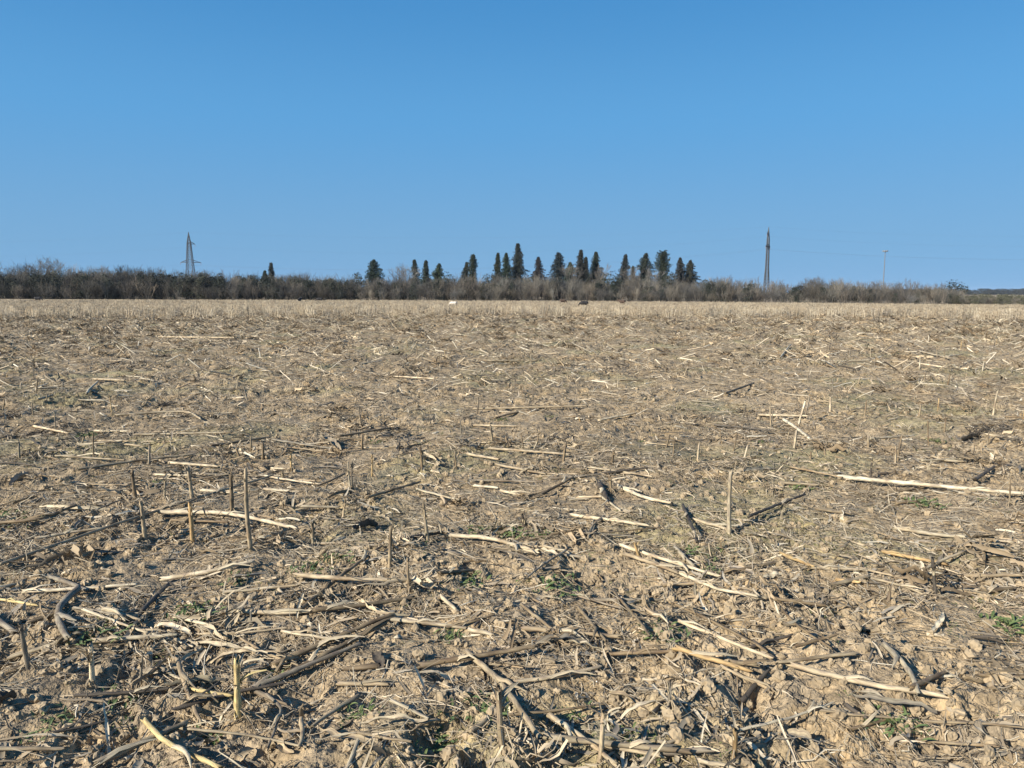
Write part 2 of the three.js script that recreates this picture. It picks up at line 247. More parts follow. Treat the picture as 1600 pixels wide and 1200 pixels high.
const TONE = { w: [0.62, 0.54, 0.40], p: [0.50, 0.42, 0.295], y: [0.56, 0.45, 0.22], o: [0.50, 0.355, 0.175], t: [0.35, 0.28, 0.185], b: [0.22, 0.165, 0.10], g: [0.26, 0.22, 0.165], d: [0.09, 0.075, 0.058] };
const TONE_WORD = { w: 'bleached white', p: 'pale straw', y: 'yellow', o: 'orange tan', t: 'tan', b: 'brown', g: 'grey weathered', d: 'dark rotten' };

// ---------------------------------------------------------------- the ground: one sheet out to the horizon, finest where clods can be told apart
{
  const radii = [0], angles = [];
  for (let r = 0.3; r < 1.6; r *= 1.06) radii.push(r);
  for (let r = 1.7; r < 45; r += Math.max(0.011, r * 0.0040)) radii.push(r);
  for (let r = 45; r < 6000; r *= r < 320 ? 1.014 : 1.06) radii.push(r);
  for (let a = -0.86; a < 0.86; a += 0.0037) angles.push(a);
  for (let a = 0.86; a < Math.PI * 2 - 0.86; a += 0.08) angles.push(a);
  const b = new Build(), nA = angles.length;
  for (const r of radii) for (const a of angles) {
    const x = Math.sin(a) * r, z = -Math.cos(a) * r, g = ground(x, z);
    const dry = noiseC(x * 0.16, z * 0.16), fine = noiseD(x * 0.9, z * 0.9), far = smooth(45, 120, r);
    const k = 1 + 0.14 * dry + 0.10 * fine;
    const grass = 0.10 * smooth(0.2, 0.8, noiseA(x * 0.3 + 80, z * 0.3));
    b.v(x, g, z, x, z, [k * (1 - grass) * lerp(1, 0.98, far), k * lerp(1, 0.98, far), k * (1 - grass) * 0.98]);
  }
  for (let i = 1; i < radii.length; i++) for (let j = 0; j < nA; j++) {
    const j2 = (j + 1) % nA; b.quad((i - 1) * nA + j, (i - 1) * nA + j2, i * nA + j2, i * nA + j);
  }
  const g = mesh('ground', b.done(), M.soil); g.userData.kind = 'structure'; g.userData.label = 'bare tan soil of the harvested field, cloddy and uneven';
}
// ---------------------------------------------------------------- what the smaller things are described by: the nearest thing that stands out
const LANDMARKS = [];
for (const [k, words] of Object.entries({ 0: 'the long slanting tan stalk', 1: 'the bleached bent stalk', 2: 'the pointed bleached stalk', 12: 'the grey bow shaped stalk', 16: 'the straight thick pale stalk', 25: 'the bundle of rotting stalks', 28: 'the bright yellow stalk', 36: 'the flattened brown stalk', 41: 'the round pale stalk', 45: 'the bent pale stalk', 65: 'the longest white stalk', 72: 'the orange split stalk', 85: 'the wide orange stalk' }))
  for (let i = 2; i < FALLEN[k].length; i += 2) LANDMARKS.push([FALLEN[k][i], FALLEN[k][i + 1], words]);
for (const [k, words] of Object.entries({ 1: 'the stub with brace roots', 3: 'the orange brown stub', 5: 'the tallest thin stub', 6: 'the grey stub on a clod', 7: 'the frayed stub', 8: 'the yellow split stub', 10: 'the leaning tan stub', 11: 'the bright pale stub', 12: 'the short orange stub', 13: 'the tall lone pale stub', 14: 'the stub with spread roots', 16: 'the squat dark stub', 19: 'the leaning white stub', 27: 'the dark curved stem' }))
  LANDMARKS.push([STUBS[k][2], STUBS[k][3], words]);
function nearWhat(x, z) {
  let best = 0.75, words = ''; for (const [a, b, w] of LANDMARKS) { const d = Math.hypot(x - a, z - b); if (d < best) { best = d; words = w; } }
  return words && (best < 0.16 ? ' right beside ' : ' near ') + words;
}

// ---------------------------------------------------------------- corn stalks lying on the soil
function toneColour(tone, rnd, spread = 0.18) { const c = TONE[tone], k = 1 + (rnd() - 0.5) * spread * 2, w = 1 + (rnd() - 0.5) * 0.08; return [c[0] * k * w, c[1] * k, c[2] * k / w]; }
// points of a stiff stalk that rests on the uneven ground along a ground track [x, z, x, z ...]
function resting(track, r, step) {
  const ctl = []; for (let k = 0; k < track.length; k += 2) ctl.push(V(track[k], 0, track[k + 1]));
  const curve = new THREE.CatmullRomCurve3(ctl), n = Math.max(5, Math.min(26, Math.round(curve.getLength() / step))), pts = curve.getSpacedPoints(n);
  const stiff = curve.getLength() < 0.75, hs = pts.map((p) => ground(p.x, p.z)), ts = pts.map((_, k) => k / n - 0.5);
  // least-squares parabola through the ground, lifted until it rests on the high spots
  const m = hs.length, mean = hs.reduce((a, q) => a + q, 0) / m; let st = 0, sh = 0; ts.forEach((t, k) => { st += t * t; sh += t * (hs[k] - mean); });
  const slope = sh / st, fit = (t) => mean + slope * t; let lift = -1; ts.forEach((t, k) => { lift = Math.max(lift, hs[k] - fit(t)); });
  pts.forEach((p, k) => { p.y = stiff ? fit(ts[k]) + lift * 0.95 + r * 0.85 + 0.008 : Math.max(fit(ts[k]) + lift * 0.85, hs[k] - r * 0.3) + r * 0.85 + 0.008; });
  for (let q = 0; q < 2; q++) for (let k = 1; k < pts.length - 1; k++) pts[k].y = (pts[k - 1].y + 2 * pts[k].y + pts[k + 1].y) / 4;
  return pts;
}
function stalkTube(b, pts, r, tone, rnd, sides = 7) {
  const len = pts.reduce((a, p, k) => k ? a + p.distanceTo(pts[k - 1]) : 0, 0), first = rnd() * 0.14, gap = 0.13 + rnd() * 0.05, base = toneColour(tone, rnd), seed = rnd() * 100;
  const joint = (t) => { const s = t * len - first, q = Math.abs(s / gap - Math.round(s / gap)) * gap; return Math.exp(-(q * q) / 0.00012); };
  // resample so that joints are caught
  // dry stalks snap: now and then the line turns a little at a joint
  if (pts.length > 8) for (let q = 0; q < 2; q++) { const at = 2 + Math.floor(rnd() * (pts.length - 4)), kx = (rnd() - 0.5) * 0.07, kz = (rnd() - 0.5) * 0.07; for (let k = at + 1; k < pts.length; k++) { const d = pts[k].distanceTo(pts[at]); pts[k].x += kx * d; pts[k].z += kz * d; } }
  const squash = 0.88 + rnd() * 0.15, curve = new THREE.CatmullRomCurve3(pts), n = Math.max(pts.length, Math.min(44, Math.round(len / 0.022))), fine = curve.getSpacedPoints(n);
  for (const p of fine) { p.x += 0.0025 * noiseA(p.x * 7 + seed, p.z * 7); p.y += 0.002 * noiseB(p.x * 9, p.z * 9 + seed); }
  tube(b, fine, (t) => r * squash * (1.05 - 0.28 * t) * (1 + 0.20 * joint(t)) * (1 + 0.08 * noiseC(t * len * 9 + seed, 1)),
    (t) => { const q = joint(t), k = (1 - 0.25 * q) * (1 + 0.28 * noiseD(t * len * 6 + seed, 4)), stain = smooth(0.2, 0.75, noiseA(t * len * 3.5 + seed, 9)); return [base[0] * k * (1 - 0.32 * stain), base[1] * k * (1 - 0.38 * stain), base[2] * k * (1 - 0.44 * stain)]; }, sides, rnd, r * 3.2);
  return len;
}
const FALLEN_LABELS = {
  0: 'long thin tan stalk slanting across the soil behind the standing stubs', 1: 'bleached bent stalk lying at the foot of the tall thin stub',
  2: 'bleached stalk with a pointed end lying on bare silt', 12: 'thick grey bow shaped stalk lying bent on the soil', 16: 'straight pale thick stalk beside the stub with a frayed top',
  25: 'brown stalk topmost in the bundle of rotting stalks', 26: 'brown stalk in the middle of the bundle of rotting stalks', 27: 'grey stalk lowest in the bundle of rotting stalks',
  28: 'thick bright yellow stalk lying across a clod with its end cut', 29: 'thick tan stalk lying under the bright yellow stalk', 32: 'thin grey forked stalk lying beside a dark hollow',
  36: 'thick brown flattened stalk beside the leaning tan stub', 40: 'long thick tan stalk lying against the leaning tan stub', 41: 'pale round stalk lying at the foot of the bright pale stub',
  45: 'pale stalk with a bend lying beside the green weed patch', 65: 'longest bleached white stalk lying across the field', 72: 'orange split stalk meeting a pale one end to end', 85: 'wide orange stalk lying below a thin pale one',
};
function fallen(tone, r, track, label, near) {
  const rnd = mulberry(Math.round(track[0] * 977 + track[1] * 131) + 7), pts = resting(track, r, 0.05);
  const g = thing('fallen_corn_stalk', pts[0].x, pts[0].y, pts[0].z), o = pts[0].clone(); pts.forEach((p) => p.sub(o));
  const b = new Build(), len = stalkTube(b, pts, r, tone, rnd, near ? 8 : 6); mesh('stem', b.done(), M.stalk, g);
  for (let peel = near ? Math.floor(rnd() * 1.4 + len * 1.5) : 0; peel > 0; peel--) {                       // a dry sheath peeling off the stem
    const c = new Build(), at = Math.floor(rnd() * (pts.length - 3)), p0 = pts[at], p1 = pts[at + 2], dir = V().subVectors(p1, p0).normalize(), L = 0.08 + rnd() * 0.14, side = (rnd() - 0.5) * 1.2, col = toneColour(rnd() < 0.5 ? 'p' : tone, rnd), q = [];
    for (let k = 0; k <= 6; k++) { const t = k / 6; q.push(V(p0.x + dir.x * L * t - dir.z * side * L * t * t, p0.y + r * 0.6 + dir.y * L * t + 0.03 * Math.sin(t * 3) * (0.4 + rnd() * 0.3), p0.z + dir.z * L * t + dir.x * side * L * t * t)); }
    strip(c, q, (t) => r * 2.2 * (1 - t * t * 0.8), -0.35, (t) => t * (rnd() - 0.5) * 0.8, () => col); mesh('leaf_sheath', c.done(), M.leaf, g);
  }
  const size = len > 0.6 ? 'long' : len > 0.3 ? 'mid length' : 'short', where = nearWhat((track[0] + track.at(-2)) / 2, (track[1] + track.at(-1)) / 2), words = `${size} ${TONE_WORD[tone]} ${r > 0.0115 ? 'thick' : 'thin'} fallen stalk${where || ' lying in the open stubble'}`;
  tag(g, label ?? words, 'corn stalk', label ? undefined : words); return g;
}
FALLEN.forEach(([tone, r, ...track], k) => fallen(tone, r * 0.97, track, FALLEN_LABELS[k], track[1] > -6.5));
const inView = (x, z) => z < -2.2 && Math.abs(x) < 0.70 * -z + 0.1;
{
  const rnd = mulberry(4242), tones = 'ppptttttbbbgggdw'; let n = 300 - FALLEN.length;
  while (n > 0) {
    const z = -(2.4 + Math.pow(rnd(), 1.35) * 12), x = (rnd() * 2 - 1) * 0.72 * -z; if (!inView(x, z)) continue;
    const L = 0.1 + Math.pow(rnd(), 1.6) * 0.6, a = (rnd() < 0.6 ? (rnd() - 0.5) * 1.3 : rnd() * Math.PI), bend = (rnd() - 0.5) * 0.12 * L, dx = Math.cos(a), dz = Math.sin(a);
    const x2 = x + dx * L, z2 = z + dz * L; if (z2 > -2.3) continue;
    fallen(tones[Math.floor(rnd() * tones.length)], 0.005 + rnd() * 0.009, [x, z, (x + x2) / 2 - dz * bend, (z + z2) / 2 + dx * bend, x2, z2], undefined, z > -5); n--;
  }
}

// ---------------------------------------------------------------- standing stubs of cut corn
const STUB_LABELS = {
  0: 'bent brown stub standing behind the forked root stub', 1: 'tan stub with brace roots beside a dark hollow', 2: 'slim tan stub leaning behind the orange brown stub', 3: 'orange brown stub standing at the end of the bleached bent stalk',
  4: 'brown stub with a dark rotten foot', 5: 'tallest thin tan stub, standing straight', 6: 'grey weathered stub on a silty clod', 7: 'pale stub with a frayed fan shaped top', 8: 'yellow stub with a split top standing in the rough foreground',
  9: 'very thin grey stem leaning beside the grey husk', 10: 'thick tan stub leaning over a root hollow', 11: 'bright pale thick stub standing straight over a leaf pile', 12: 'short orange stub cut low in the litter',
  13: 'tall pale stub standing alone above thin litter', 14: 'tan stub with spread roots beside a dark clod', 15: 'thin tan stem standing in the leaf litter by the weed patch', 16: 'squat dark stub behind the green weed patch', 19: 'bleached white stub leaning to one side in the open field', 27: 'dark curved stem standing among orange stalks',
};
function stub(tone, r, x, z, h, lean, label, near, rnd) {
  const y = ground(x, z), g = thing('corn_stub', x, y, z), b = new Build(), away = (rnd() - 0.5) * 0.12 * h, pts = [], bow = (rnd() - 0.5) * 0.05 * h;
  for (let k = 0; k <= 5; k++) { const t = k / 5, u = -0.035 + t * (h + 0.035); pts.push(V(lean * t + bow * Math.sin(t * 3), u, away * t)); }
  stalkTube(b, pts, r, tone, rnd, near ? 9 : 6); mesh('stem', b.done(), M.stalk, g);
  if (near) {
    const tip = pts[5], frays = /frayed|split/.test(label) ? 9 : 4 + Math.floor(rnd() * 3), c = new Build();
    for (let f = 0; f < frays; f++) {              // torn strips of the sheath round the top
      const a = rnd() * 6.28, L = 0.03 + rnd() * 0.07, out = 0.3 + rnd() * 0.9, q = [], from = h * (0.55 + rnd() * 0.4), t0 = from / h, col = toneColour(rnd() < 0.6 ? 'p' : tone, rnd);
      for (let k = 0; k <= 5; k++) { const t = k / 5; q.push(V(tip.x * t0 + Math.cos(a) * (r * 0.95 + out * L * t * t), from + L * (t - 0.5 * out * t * t), tip.z * t0 + Math.sin(a) * (r * 0.95 + out * L * t * t))); }
      strip(c, q, (t) => r * 1.5 * (1 - 0.7 * t), 0.2, (t) => t * 0.6, () => col);
    }
    mesh('leaf_sheath', c.done(), M.leaf, g);
    for (let f = 0, n = 3 + Math.floor(rnd() * 4); f < n; f++) { // brace roots
      const a = rnd() * 6.28, L = 0.03 + rnd() * 0.035, q = [], d = new Build(), col = toneColour('t', rnd, 0.3);
      for (let k = 0; k <= 4; k++) { const t = k / 4; q.push(V(Math.cos(a) * (r * 0.7 + L * Math.sqrt(t)), 0.035 - 0.06 * t, Math.sin(a) * (r * 0.7 + L * Math.sqrt(t)))); }
      tube(d, q, (t) => 0.0032 * (1 - 0.5 * t), () => col, 5); mesh('brace_root', d.done(), M.stalk, g);
    }
  }
  const size = h > 0.22 ? 'tall' : h > 0.12 ? 'medium' : 'low cut', tilt = Math.abs(lean) > 0.16 * h ? 'leaning' : 'upright', words = `${size} ${tilt} ${TONE_WORD[tone]} ${r > 0.01 ? 'thick' : 'thin'} corn stub${nearWhat(x, z) || ' out in the open field'}`;
  return tag(g, label ?? words, 'corn stub', label ? undefined : words);
}
{
  const rnd = mulberry(77);
  STUBS.forEach(([tone, r, x, z, h, lean], k) => stub(tone, Math.min(r, 0.015), x, z, h, lean, STUB_LABELS[k], z > -7, rnd));
  const tones = 'ppttttbbbggod'; let n = 290 - STUBS.length;
  while (n > 0) {                                   // drilled rows run away from the camera, a little askew
    const z = -(3.6 + Math.pow(rnd(), 0.75) * 24), row = Math.round(((rnd() * 2 - 1) * 0.72 * -z) / 0.72) * 0.72, x = row + 0.06 * -z * 0.4 + (rnd() - 0.5) * 0.16;
    if (!inView(x, z) || (z > -6 && rnd() < 0.6)) continue;
    stub(tones[Math.floor(rnd() * tones.length)], 0.007 + rnd() * 0.006, x, z, 0.05 + Math.pow(rnd(), 1.7) * 0.25, (rnd() - 0.5) * 0.09, undefined, z > -7, rnd); n--;
  }
}

// ---------------------------------------------------------------- husks and leaf blades
const LEAF_LABELS = { 0: 'wide bleached husk lying above the straight pale stalk', 1: 'rolled pale husk lying against the yellow stub', 2: 'lens shaped grey husk with a thin stem beside it', 3: 'large grey leaf blade over a dark hollow', 9: 'yellow husk lying in thin grey litter', 17: 'dark crumpled husk beside a clump of weeds', 21: 'dark curled husk half buried in a silty clod' };
function leafBlade(tone, w, track, label, rnd) {
  const pts = resting(track, 0.004, 0.03), g = pts[0].clone(), b = new Build(), base = toneColour(tone, rnd), seed = rnd() * 90, lift = 0.004 + rnd() * 0.02, tw = (rnd() - 0.5) * 1.1, t1 = (rnd() - 0.5) * 0.9;
  pts.forEach((p, k) => { p.sub(g); const t = k / (pts.length - 1); p.y += lift * Math.sin(t * Math.PI * (1 + rnd() * 0.2)) + 0.012 * noiseA(t * 4 + seed, 2); });
  const fine = new THREE.CatmullRomCurve3(pts).getSpacedPoints(14);
  strip(b, fine, (t) => w * (0.35 + 0.9 * Math.sin(Math.PI * clamp(t * 0.85 + 0.12, 0, 1))) * (1 + 0.25 * noiseB(t * 5 + seed, 1)), 0.15 + rnd() * 0.45, (t) => t1 + tw * t + 0.3 * noiseC(t * 3 + seed, 5),
    (t) => { const k = 1 + 0.25 * noiseD(t * 5 + seed, 3); return [base[0] * k, base[1] * k, base[2] * k]; }, 5);
  const o = mesh('corn_leaf', b.done(), M.leaf); o.position.copy(g);
  const size = w > 0.018 ? 'wide' : 'narrow', words = `${size} ${TONE_WORD[tone]} dry leaf${nearWhat(g.x, g.z) || ' lying in the open litter'}`;
  tag(o, label ?? words, 'corn leaf', label ? undefined : words);
}
{
  const rnd = mulberry(909);
  LEAVES.forEach(([tone, r, ...track], k) => leafBlade(tone, r * 1.7, track, LEAF_LABELS[k], rnd));
  const tones = 'pppttttggbbdw'; let n = 70;
  while (n > 0) {
    const z = -(2.4 + Math.pow(rnd(), 1.7) * 8), x = (rnd() * 2 - 1) * 0.72 * -z, a = rnd() * 6.28, L = 0.1 + rnd() * 0.28, c = (rnd() - 0.5) * 0.16;
    const x2 = x + Math.cos(a) * L, z2 = z + Math.sin(a) * L; if (!inView(x, z) || z2 > -2.3) continue;
    leafBlade(tones[Math.floor(rnd() * tones.length)], 0.010 + rnd() * 0.016, [x, z, (x + x2) / 2 - Math.sin(a) * c * L, (z + z2) / 2 + Math.cos(a) * c * L, x2, z2], undefined, rnd); n--;
  }
}

// ---------------------------------------------------------------- green weeds
function weedGeometry(rnd, n, R) {
  const b = new Build();
  for (let k = 0; k < n; k++) {
    const a = rnd() * 6.28, L = R * (0.25 + rnd() * 0.5), q = [], up = 0.25 + rnd() * 0.7, hue = rnd(), col = [0.065 + 0.06 * hue, 0.105 + 0.05 * hue, 0.035 + 0.012 * hue], oa = rnd() * 6.28, or = R * 1.7 * Math.pow(rnd(), 0.8), ox = Math.cos(oa) * or, oz = Math.sin(oa) * or;
    for (let s = 0; s <= 4; s++) { const t = s / 4; q.push(V(ox + Math.cos(a) * L * t, R * 0.05 + L * up * Math.sin(t * 1.9) * 0.6, oz + Math.sin(a) * L * t)); }
    strip(b, q, (t) => R * 0.13 * (0.2 + Math.sin(Math.PI * Math.pow(t, 0.8)) * 1.0), 0.25, (t) => t * 0.5, () => col, 2);
  }
  return b.done();
}
{
  const rnd = mulberry(31), variants = [0, 1, 2, 3, 4].map((k) => weedGeometry(rnd, 34 + k * 8, 0.045 + k * 0.007));
  WEEDS.forEach(([x, z], k) => {
    const o = mesh('weed', variants[k % 5], M.green); o.position.set(x, ground(x, z) - 0.004, z); o.rotation.y = rnd() * 6.28; o.scale.setScalar(k === 2 ? 1.6 : 0.75 + rnd() * 0.7);
    const words = `${o.scale.x > 1.1 ? 'larger' : 'small'} green weed clump${nearWhat(x, z) || (z < -7 ? ' in the open middle of the field' : ' sprouting from open litter')}`; tag(o, k === 2 ? 'largest green weed clump beside the squat dark stub' : words, 'weed', k === 2 ? undefined : words);
  });
}
// ---------------------------------------------------------------- what nobody could count: shreds, straw, crumbs of soil, seedlings
const SECTOR = 0.84;
function scatter(parent, name, geometries, material, place) {        // place() -> [Matrix4, Color] or null; one InstancedMesh for each variant
  const lists = geometries.map(() => []); place((k, m, c) => lists[k % geometries.length].push([m, c]));
  lists.forEach((list, k) => {
    const im = new THREE.InstancedMesh(geometries[k], material, list.length); im.name = name;
    list.forEach(([m, c], i) => { im.setMatrixAt(i, m); im.setColorAt(i, c); });
    im.castShadow = im.receiveShadow = true; im.userData.kind = 'stuff'; parent.add(im);
  });
}
function massOf(name, label) { const g = new THREE.Group(); g.name = name; g.userData.kind = 'stuff'; g.userData.label = label; scene.add(g); return g; }
// visits points with density near(per square metre) out to rBreak, then thinning by a power, out to rEnd
function sow(rnd, near, rBreak, power, rStart, rEnd, visit) {
  for (let r0 = rStart; r0 < rEnd; r0 *= 1.06) {
    const r1 = Math.min(rEnd, r0 * 1.06), rho = r0 < rBreak ? near : near * Math.pow(rBreak / r0, power), want = rho * SECTOR * (r1 * r1 - r0 * r0), n = Math.floor(want) + (rnd() < want % 1 ? 1 : 0);
    for (let k = 0; k < n; k++) { const r = Math.sqrt(lerp(r0 * r0, r1 * r1, rnd())), a = (rnd() * 2 - 1) * SECTOR; visit(Math.sin(a) * r, -Math.cos(a) * r, r); }
  }
}
const cover = (x, z) => clamp(0.5 + 0.6 * noiseB(x * 0.55 + 3, z * 0.55) + 0.35 * noiseC(x * 2.1, z * 2.1), 0.06, 1) * (1 - 0.94 * near(BARE, x, z));
const mat4 = new THREE.Matrix4(), quat = new THREE.Quaternion(), quat2 = new THREE.Quaternion(), eul = new THREE.Euler(), nrm = V(), UP = V(0, 1, 0);
function lay(x, z, lift, sx, sy, sz, yaw, tiltX, tiltZ) {
  const e = 0.03, y = ground(x, z); nrm.set(y - ground(x + e, z), e, y - ground(x, z + e)).normalize(); nrm.lerp(UP, 0.35).normalize();
  quat.setFromUnitVectors(UP, nrm); eul.set(tiltX, yaw, tiltZ, 'YXZ'); quat2.setFromEuler(eul); quat.multiply(quat2);
  return new THREE.Matrix4().compose(V(x, y + lift, z), quat, V(sx, sy, sz));
}
function pick(rnd, tones, spread) { const c = toneColour(tones[Math.floor(rnd() * tones.length)], rnd, spread); return new THREE.Color().setRGB(c[0] * 0.92, c[1] * 0.92, c[2] * 0.92); }

const litter = massOf('crop_litter', 'shredded dry corn leaves and broken straw strewn over the soil');
{
  const rnd = mulberry(1001), shreds = [], straws = [], chips = [];
  for (let v = 0; v < 8; v++) {                     // leaf shreds: one metre long, one wide, to be scaled
    const b = new Build(), q = [], s = rnd() * 50, curl = 0.3 + rnd() * 1.4, tw = (rnd() - 0.5) * 2.6;
    for (let k = 0; k <= 6; k++) { const t = k / 6; q.push(V(t - 0.5, 0.9 * Math.sin(t * Math.PI * curl) + 0.25 * noiseA(t * 3 + s, 1), 3.2 * noiseB(t * 1.3 + s, 2))); }
    strip(b, q.map((p) => V(p.x, p.y * 0.15, p.z * 0.06)), (t) => 0.14 * (0.35 + Math.sin(Math.PI * clamp(t * 0.8 + 0.15, 0, 1))) * (1 + 0.35 * noiseC(t * 4 + s, 3)), 0.3, (t) => tw * t + 0.4 * noiseD(t * 3 + s, 0), () => ONE, 2);
    shreds.push(b.done());
  }
  for (let v = 0; v < 5; v++) {
    const b = new Build(), q = [], s = rnd() * 50;
    for (let k = 0; k <= 4; k++) { const t = k / 4; q.push(V(t - 0.5, 0.06 * noiseA(t * 1.5 + s, 1) + 0.05 * Math.sin(t * 3), 0.10 * noiseB(t * 1.6 + s, 2))); }
    tube(b, q, (t) => 0.011 * (1.1 - 0.4 * t), () => ONE, 4); straws.push(b.done());
  }
  for (let v = 0; v < 5; v++) {
    const b = new Build(), q = [], s = rnd() * 50;
    for (let k = 0; k <= 6; k++) { const t = k / 6; q.push(V(t - 0.5, 0.015 * noiseA(t * 2 + s, 1), 0.03 * noiseB(t * 1.2 + s, 2))); }
    tube(b, q, (t) => 0.025 * (1.1 - 0.3 * t) * (1 + 0.15 * noiseD(t * 6 + s, 3)), () => ONE, 6, rnd, 0.05); chips.push(b.done());
  }
  const tangles = [];
  for (let v = 0; v < 5; v++) {                     // heaps of torn leaves and straw, a foot across
    const b = new Build();
    for (let j = 0; j < 26; j++) {
      const a = rnd() * 6.28, R = Math.sqrt(rnd()) * 0.15, x = Math.cos(a) * R, z = Math.sin(a) * R, d = rnd() * 6.28, L = 0.06 + rnd() * 0.16, y0 = 0.005 + rnd() * 0.05 * (1 - R / 0.2), s = rnd() * 50, k = 0.55 + rnd() * 0.8, col = [k, k * 0.98, k * 0.95], tilt = (rnd() - 0.4) * 0.7, q = [];
      for (let m = 0; m <= 4; m++) { const t = m / 4 - 0.5; q.push(V(x + Math.cos(d) * L * t, y0 + tilt * L * t + 0.02 * noiseA(t * 2 + s, 1), z + Math.sin(d) * L * t + 0.03 * noiseB(t * 2 + s, 2))); }
      if (rnd() < 0.6) strip(b, q, (t) => (0.006 + 0.014 * (s / 50)) * (0.3 + Math.sin(Math.PI * clamp(t * 0.8 + 0.15, 0, 1))), 0.3, (t) => s + t * 1.2, () => col, 2); else tube(b, q, (t) => 0.003 * (1.2 - 0.5 * t), () => col, 3);
    }
    tangles.push(b.done());
  }
  scatter(litter, 'leaf_tangle', tangles, M.tangle, (put) => sow(rnd, 2.6, 8, 0.1, 1.6, 80, (x, z, r) => {
    if (rnd() > cover(x, z) * 1.2) return; const s = (0.55 + rnd() * 0.8) * (1 + 0.7 * smooth(8, 40, r));
    put(Math.floor(rnd() * 5), lay(x, z, 0, s, s * (0.8 + rnd() * 0.8), s, rnd() * 6.28, 0, 0), pick(rnd, r < 7 ? 'ppttttttggbbb' : 'pttttgggbbbbbd', 0.3));
  }));
  scatter(litter, 'leaf_shred', shreds, M.litter, (put) => sow(rnd, 700, 5, 1.5, 1.3, 75, (x, z, r) => {
    if (rnd() > cover(x, z)) return; const big = 1 + Math.min(1.2, r / 40), L = (0.04 + Math.pow(rnd(), 2) * 0.2) * big;
    put(Math.floor(rnd() * 8), lay(x, z, 0.002, L, (0.4 + rnd()) * 0.05 * big, (0.02 + rnd() * rnd() * 0.11) * big, rnd() * 6.28, (rnd() - 0.5) * 0.7, (rnd() - 0.5) * (rnd() < 0.12 ? 2 : 0.5)), pick(rnd, r < 7 ? 'ppptttttttggbbb' : 'pptttttgggbbbbd', 0.34));
  }));
  scatter(litter, 'straw', straws, M.litter, (put) => sow(rnd, 1250, 5, 2.0, 1.3, 60, (x, z, r) => {
    if (rnd() > cover(x + 40, z) * (1 - 0.85 * near(BARE, x, z)) * 0.9 + 0.06) return; const L = 0.04 + Math.pow(rnd(), 2) * 0.26, th = (0.07 + rnd() * rnd() * 0.2) * (1 + r / 25);
    put(Math.floor(rnd() * 5), lay(x, z, 0.003, L, th, th, rnd() * 6.28, 0, (rnd() - 0.5) * (rnd() < 0.1 ? 2 : 0.4)), pick(rnd, r < 7 ? 'wpppptttttttggbbb' : 'pppttttgggbbbd', 0.3));
  }));
  scatter(litter, 'stalk_piece', chips, M.litter, (put) => sow(rnd, 13, 5, 0.36, 1.4, 95, (x, z, r) => {
    const far = smooth(8, 20, r), L = (0.06 + Math.pow(rnd(), 1.8) * (0.16 + 0.75 * far)), th = (0.12 + rnd() * 0.28) * (1 + 0.5 * far);
    put(Math.floor(rnd() * 5), lay(x, z, 0.006, L, th, th, rnd() < 0.55 ? (rnd() - 0.5) * 1.4 : rnd() * 6.28, 0, (rnd() - 0.5) * 0.3), pick(rnd, r < 8 ? 'ppttttbbbggd' : 'wwppppttbbgd', 0.25));
  }));
}
const crumbs = massOf('soil_clods', 'loose crumbs and small clods of dry soil');
{
  const rnd = mulberry(2002), lumps = [];
  for (let v = 0; v < 5; v++) {
    const g = new THREE.IcosahedronGeometry(1, 2), p = g.attributes.position, s = rnd() * 40;
    for (let k = 0; k < p.count; k++) { const x = p.getX(k), y = p.getY(k), z = p.getZ(k), f = 1 + 0.35 * noiseA(x * 1.1 + s, z * 1.1 + y) + 0.18 * noiseB(x * 2.6 + y * 2 + s, z * 2.6 - y); p.setXYZ(k, x * f, y * f * 0.75, z * f); }
    g.computeVertexNormals(); lumps.push(g);
  }
  scatter(crumbs, 'clod', lumps, M.clod, (put) => sow(rnd, 800, 3.8, 2.8, 1.3, 26, (x, z, r) => {
    const s = (0.0022 + Math.pow(rnd(), 7) * 0.024) * (1 + r / 40), k = 0.8 + rnd() * 0.45; if (noiseD(x * 0.5 + 9, z * 0.5) < -0.2 && rnd() < 0.5) return;
    put(Math.floor(rnd() * 5), lay(x, z, s * 0.25, s, s, s, rnd() * 6.28, rnd() * 3, rnd() * 3), new THREE.Color().setRGB(k, k * 0.99, k * 0.97));
  }));
}
const seedlings = massOf('green_ground_cover', 'tiny green seedlings and low weeds sprouting through the litter');
{
  const rnd = mulberry(3003), kinds = [weedGeometry(rnd, 9, 0.03), weedGeometry(rnd, 12, 0.035), weedGeometry(rnd, 16, 0.045)];
  scatter(seedlings, 'seedling', kinds, M.green, (put) => sow(rnd, 190, 6, 1.0, 1.4, 70, (x, z, r) => {
    const patch = noiseA(x * 0.35 + 80, z * 0.35) + 0.6 * noiseC(x * 1.4, z * 1.4 + 30); if (patch < 0.25 && rnd() < 0.88) return;
    const s = (0.2 + rnd() * rnd() * 0.6) * (1 + r / 30), k = 0.7 + rnd() * 0.6; put(Math.floor(rnd() * 3), lay(x, z, -0.002, s, s, s, rnd() * 6.28, 0, 0), new THREE.Color().setRGB(k * 1.15, k * 0.95, k * 0.9));
  }));
}
const stubble = massOf('standing_stubble', 'band of pale dry corn stubble still standing at the far side of the field');
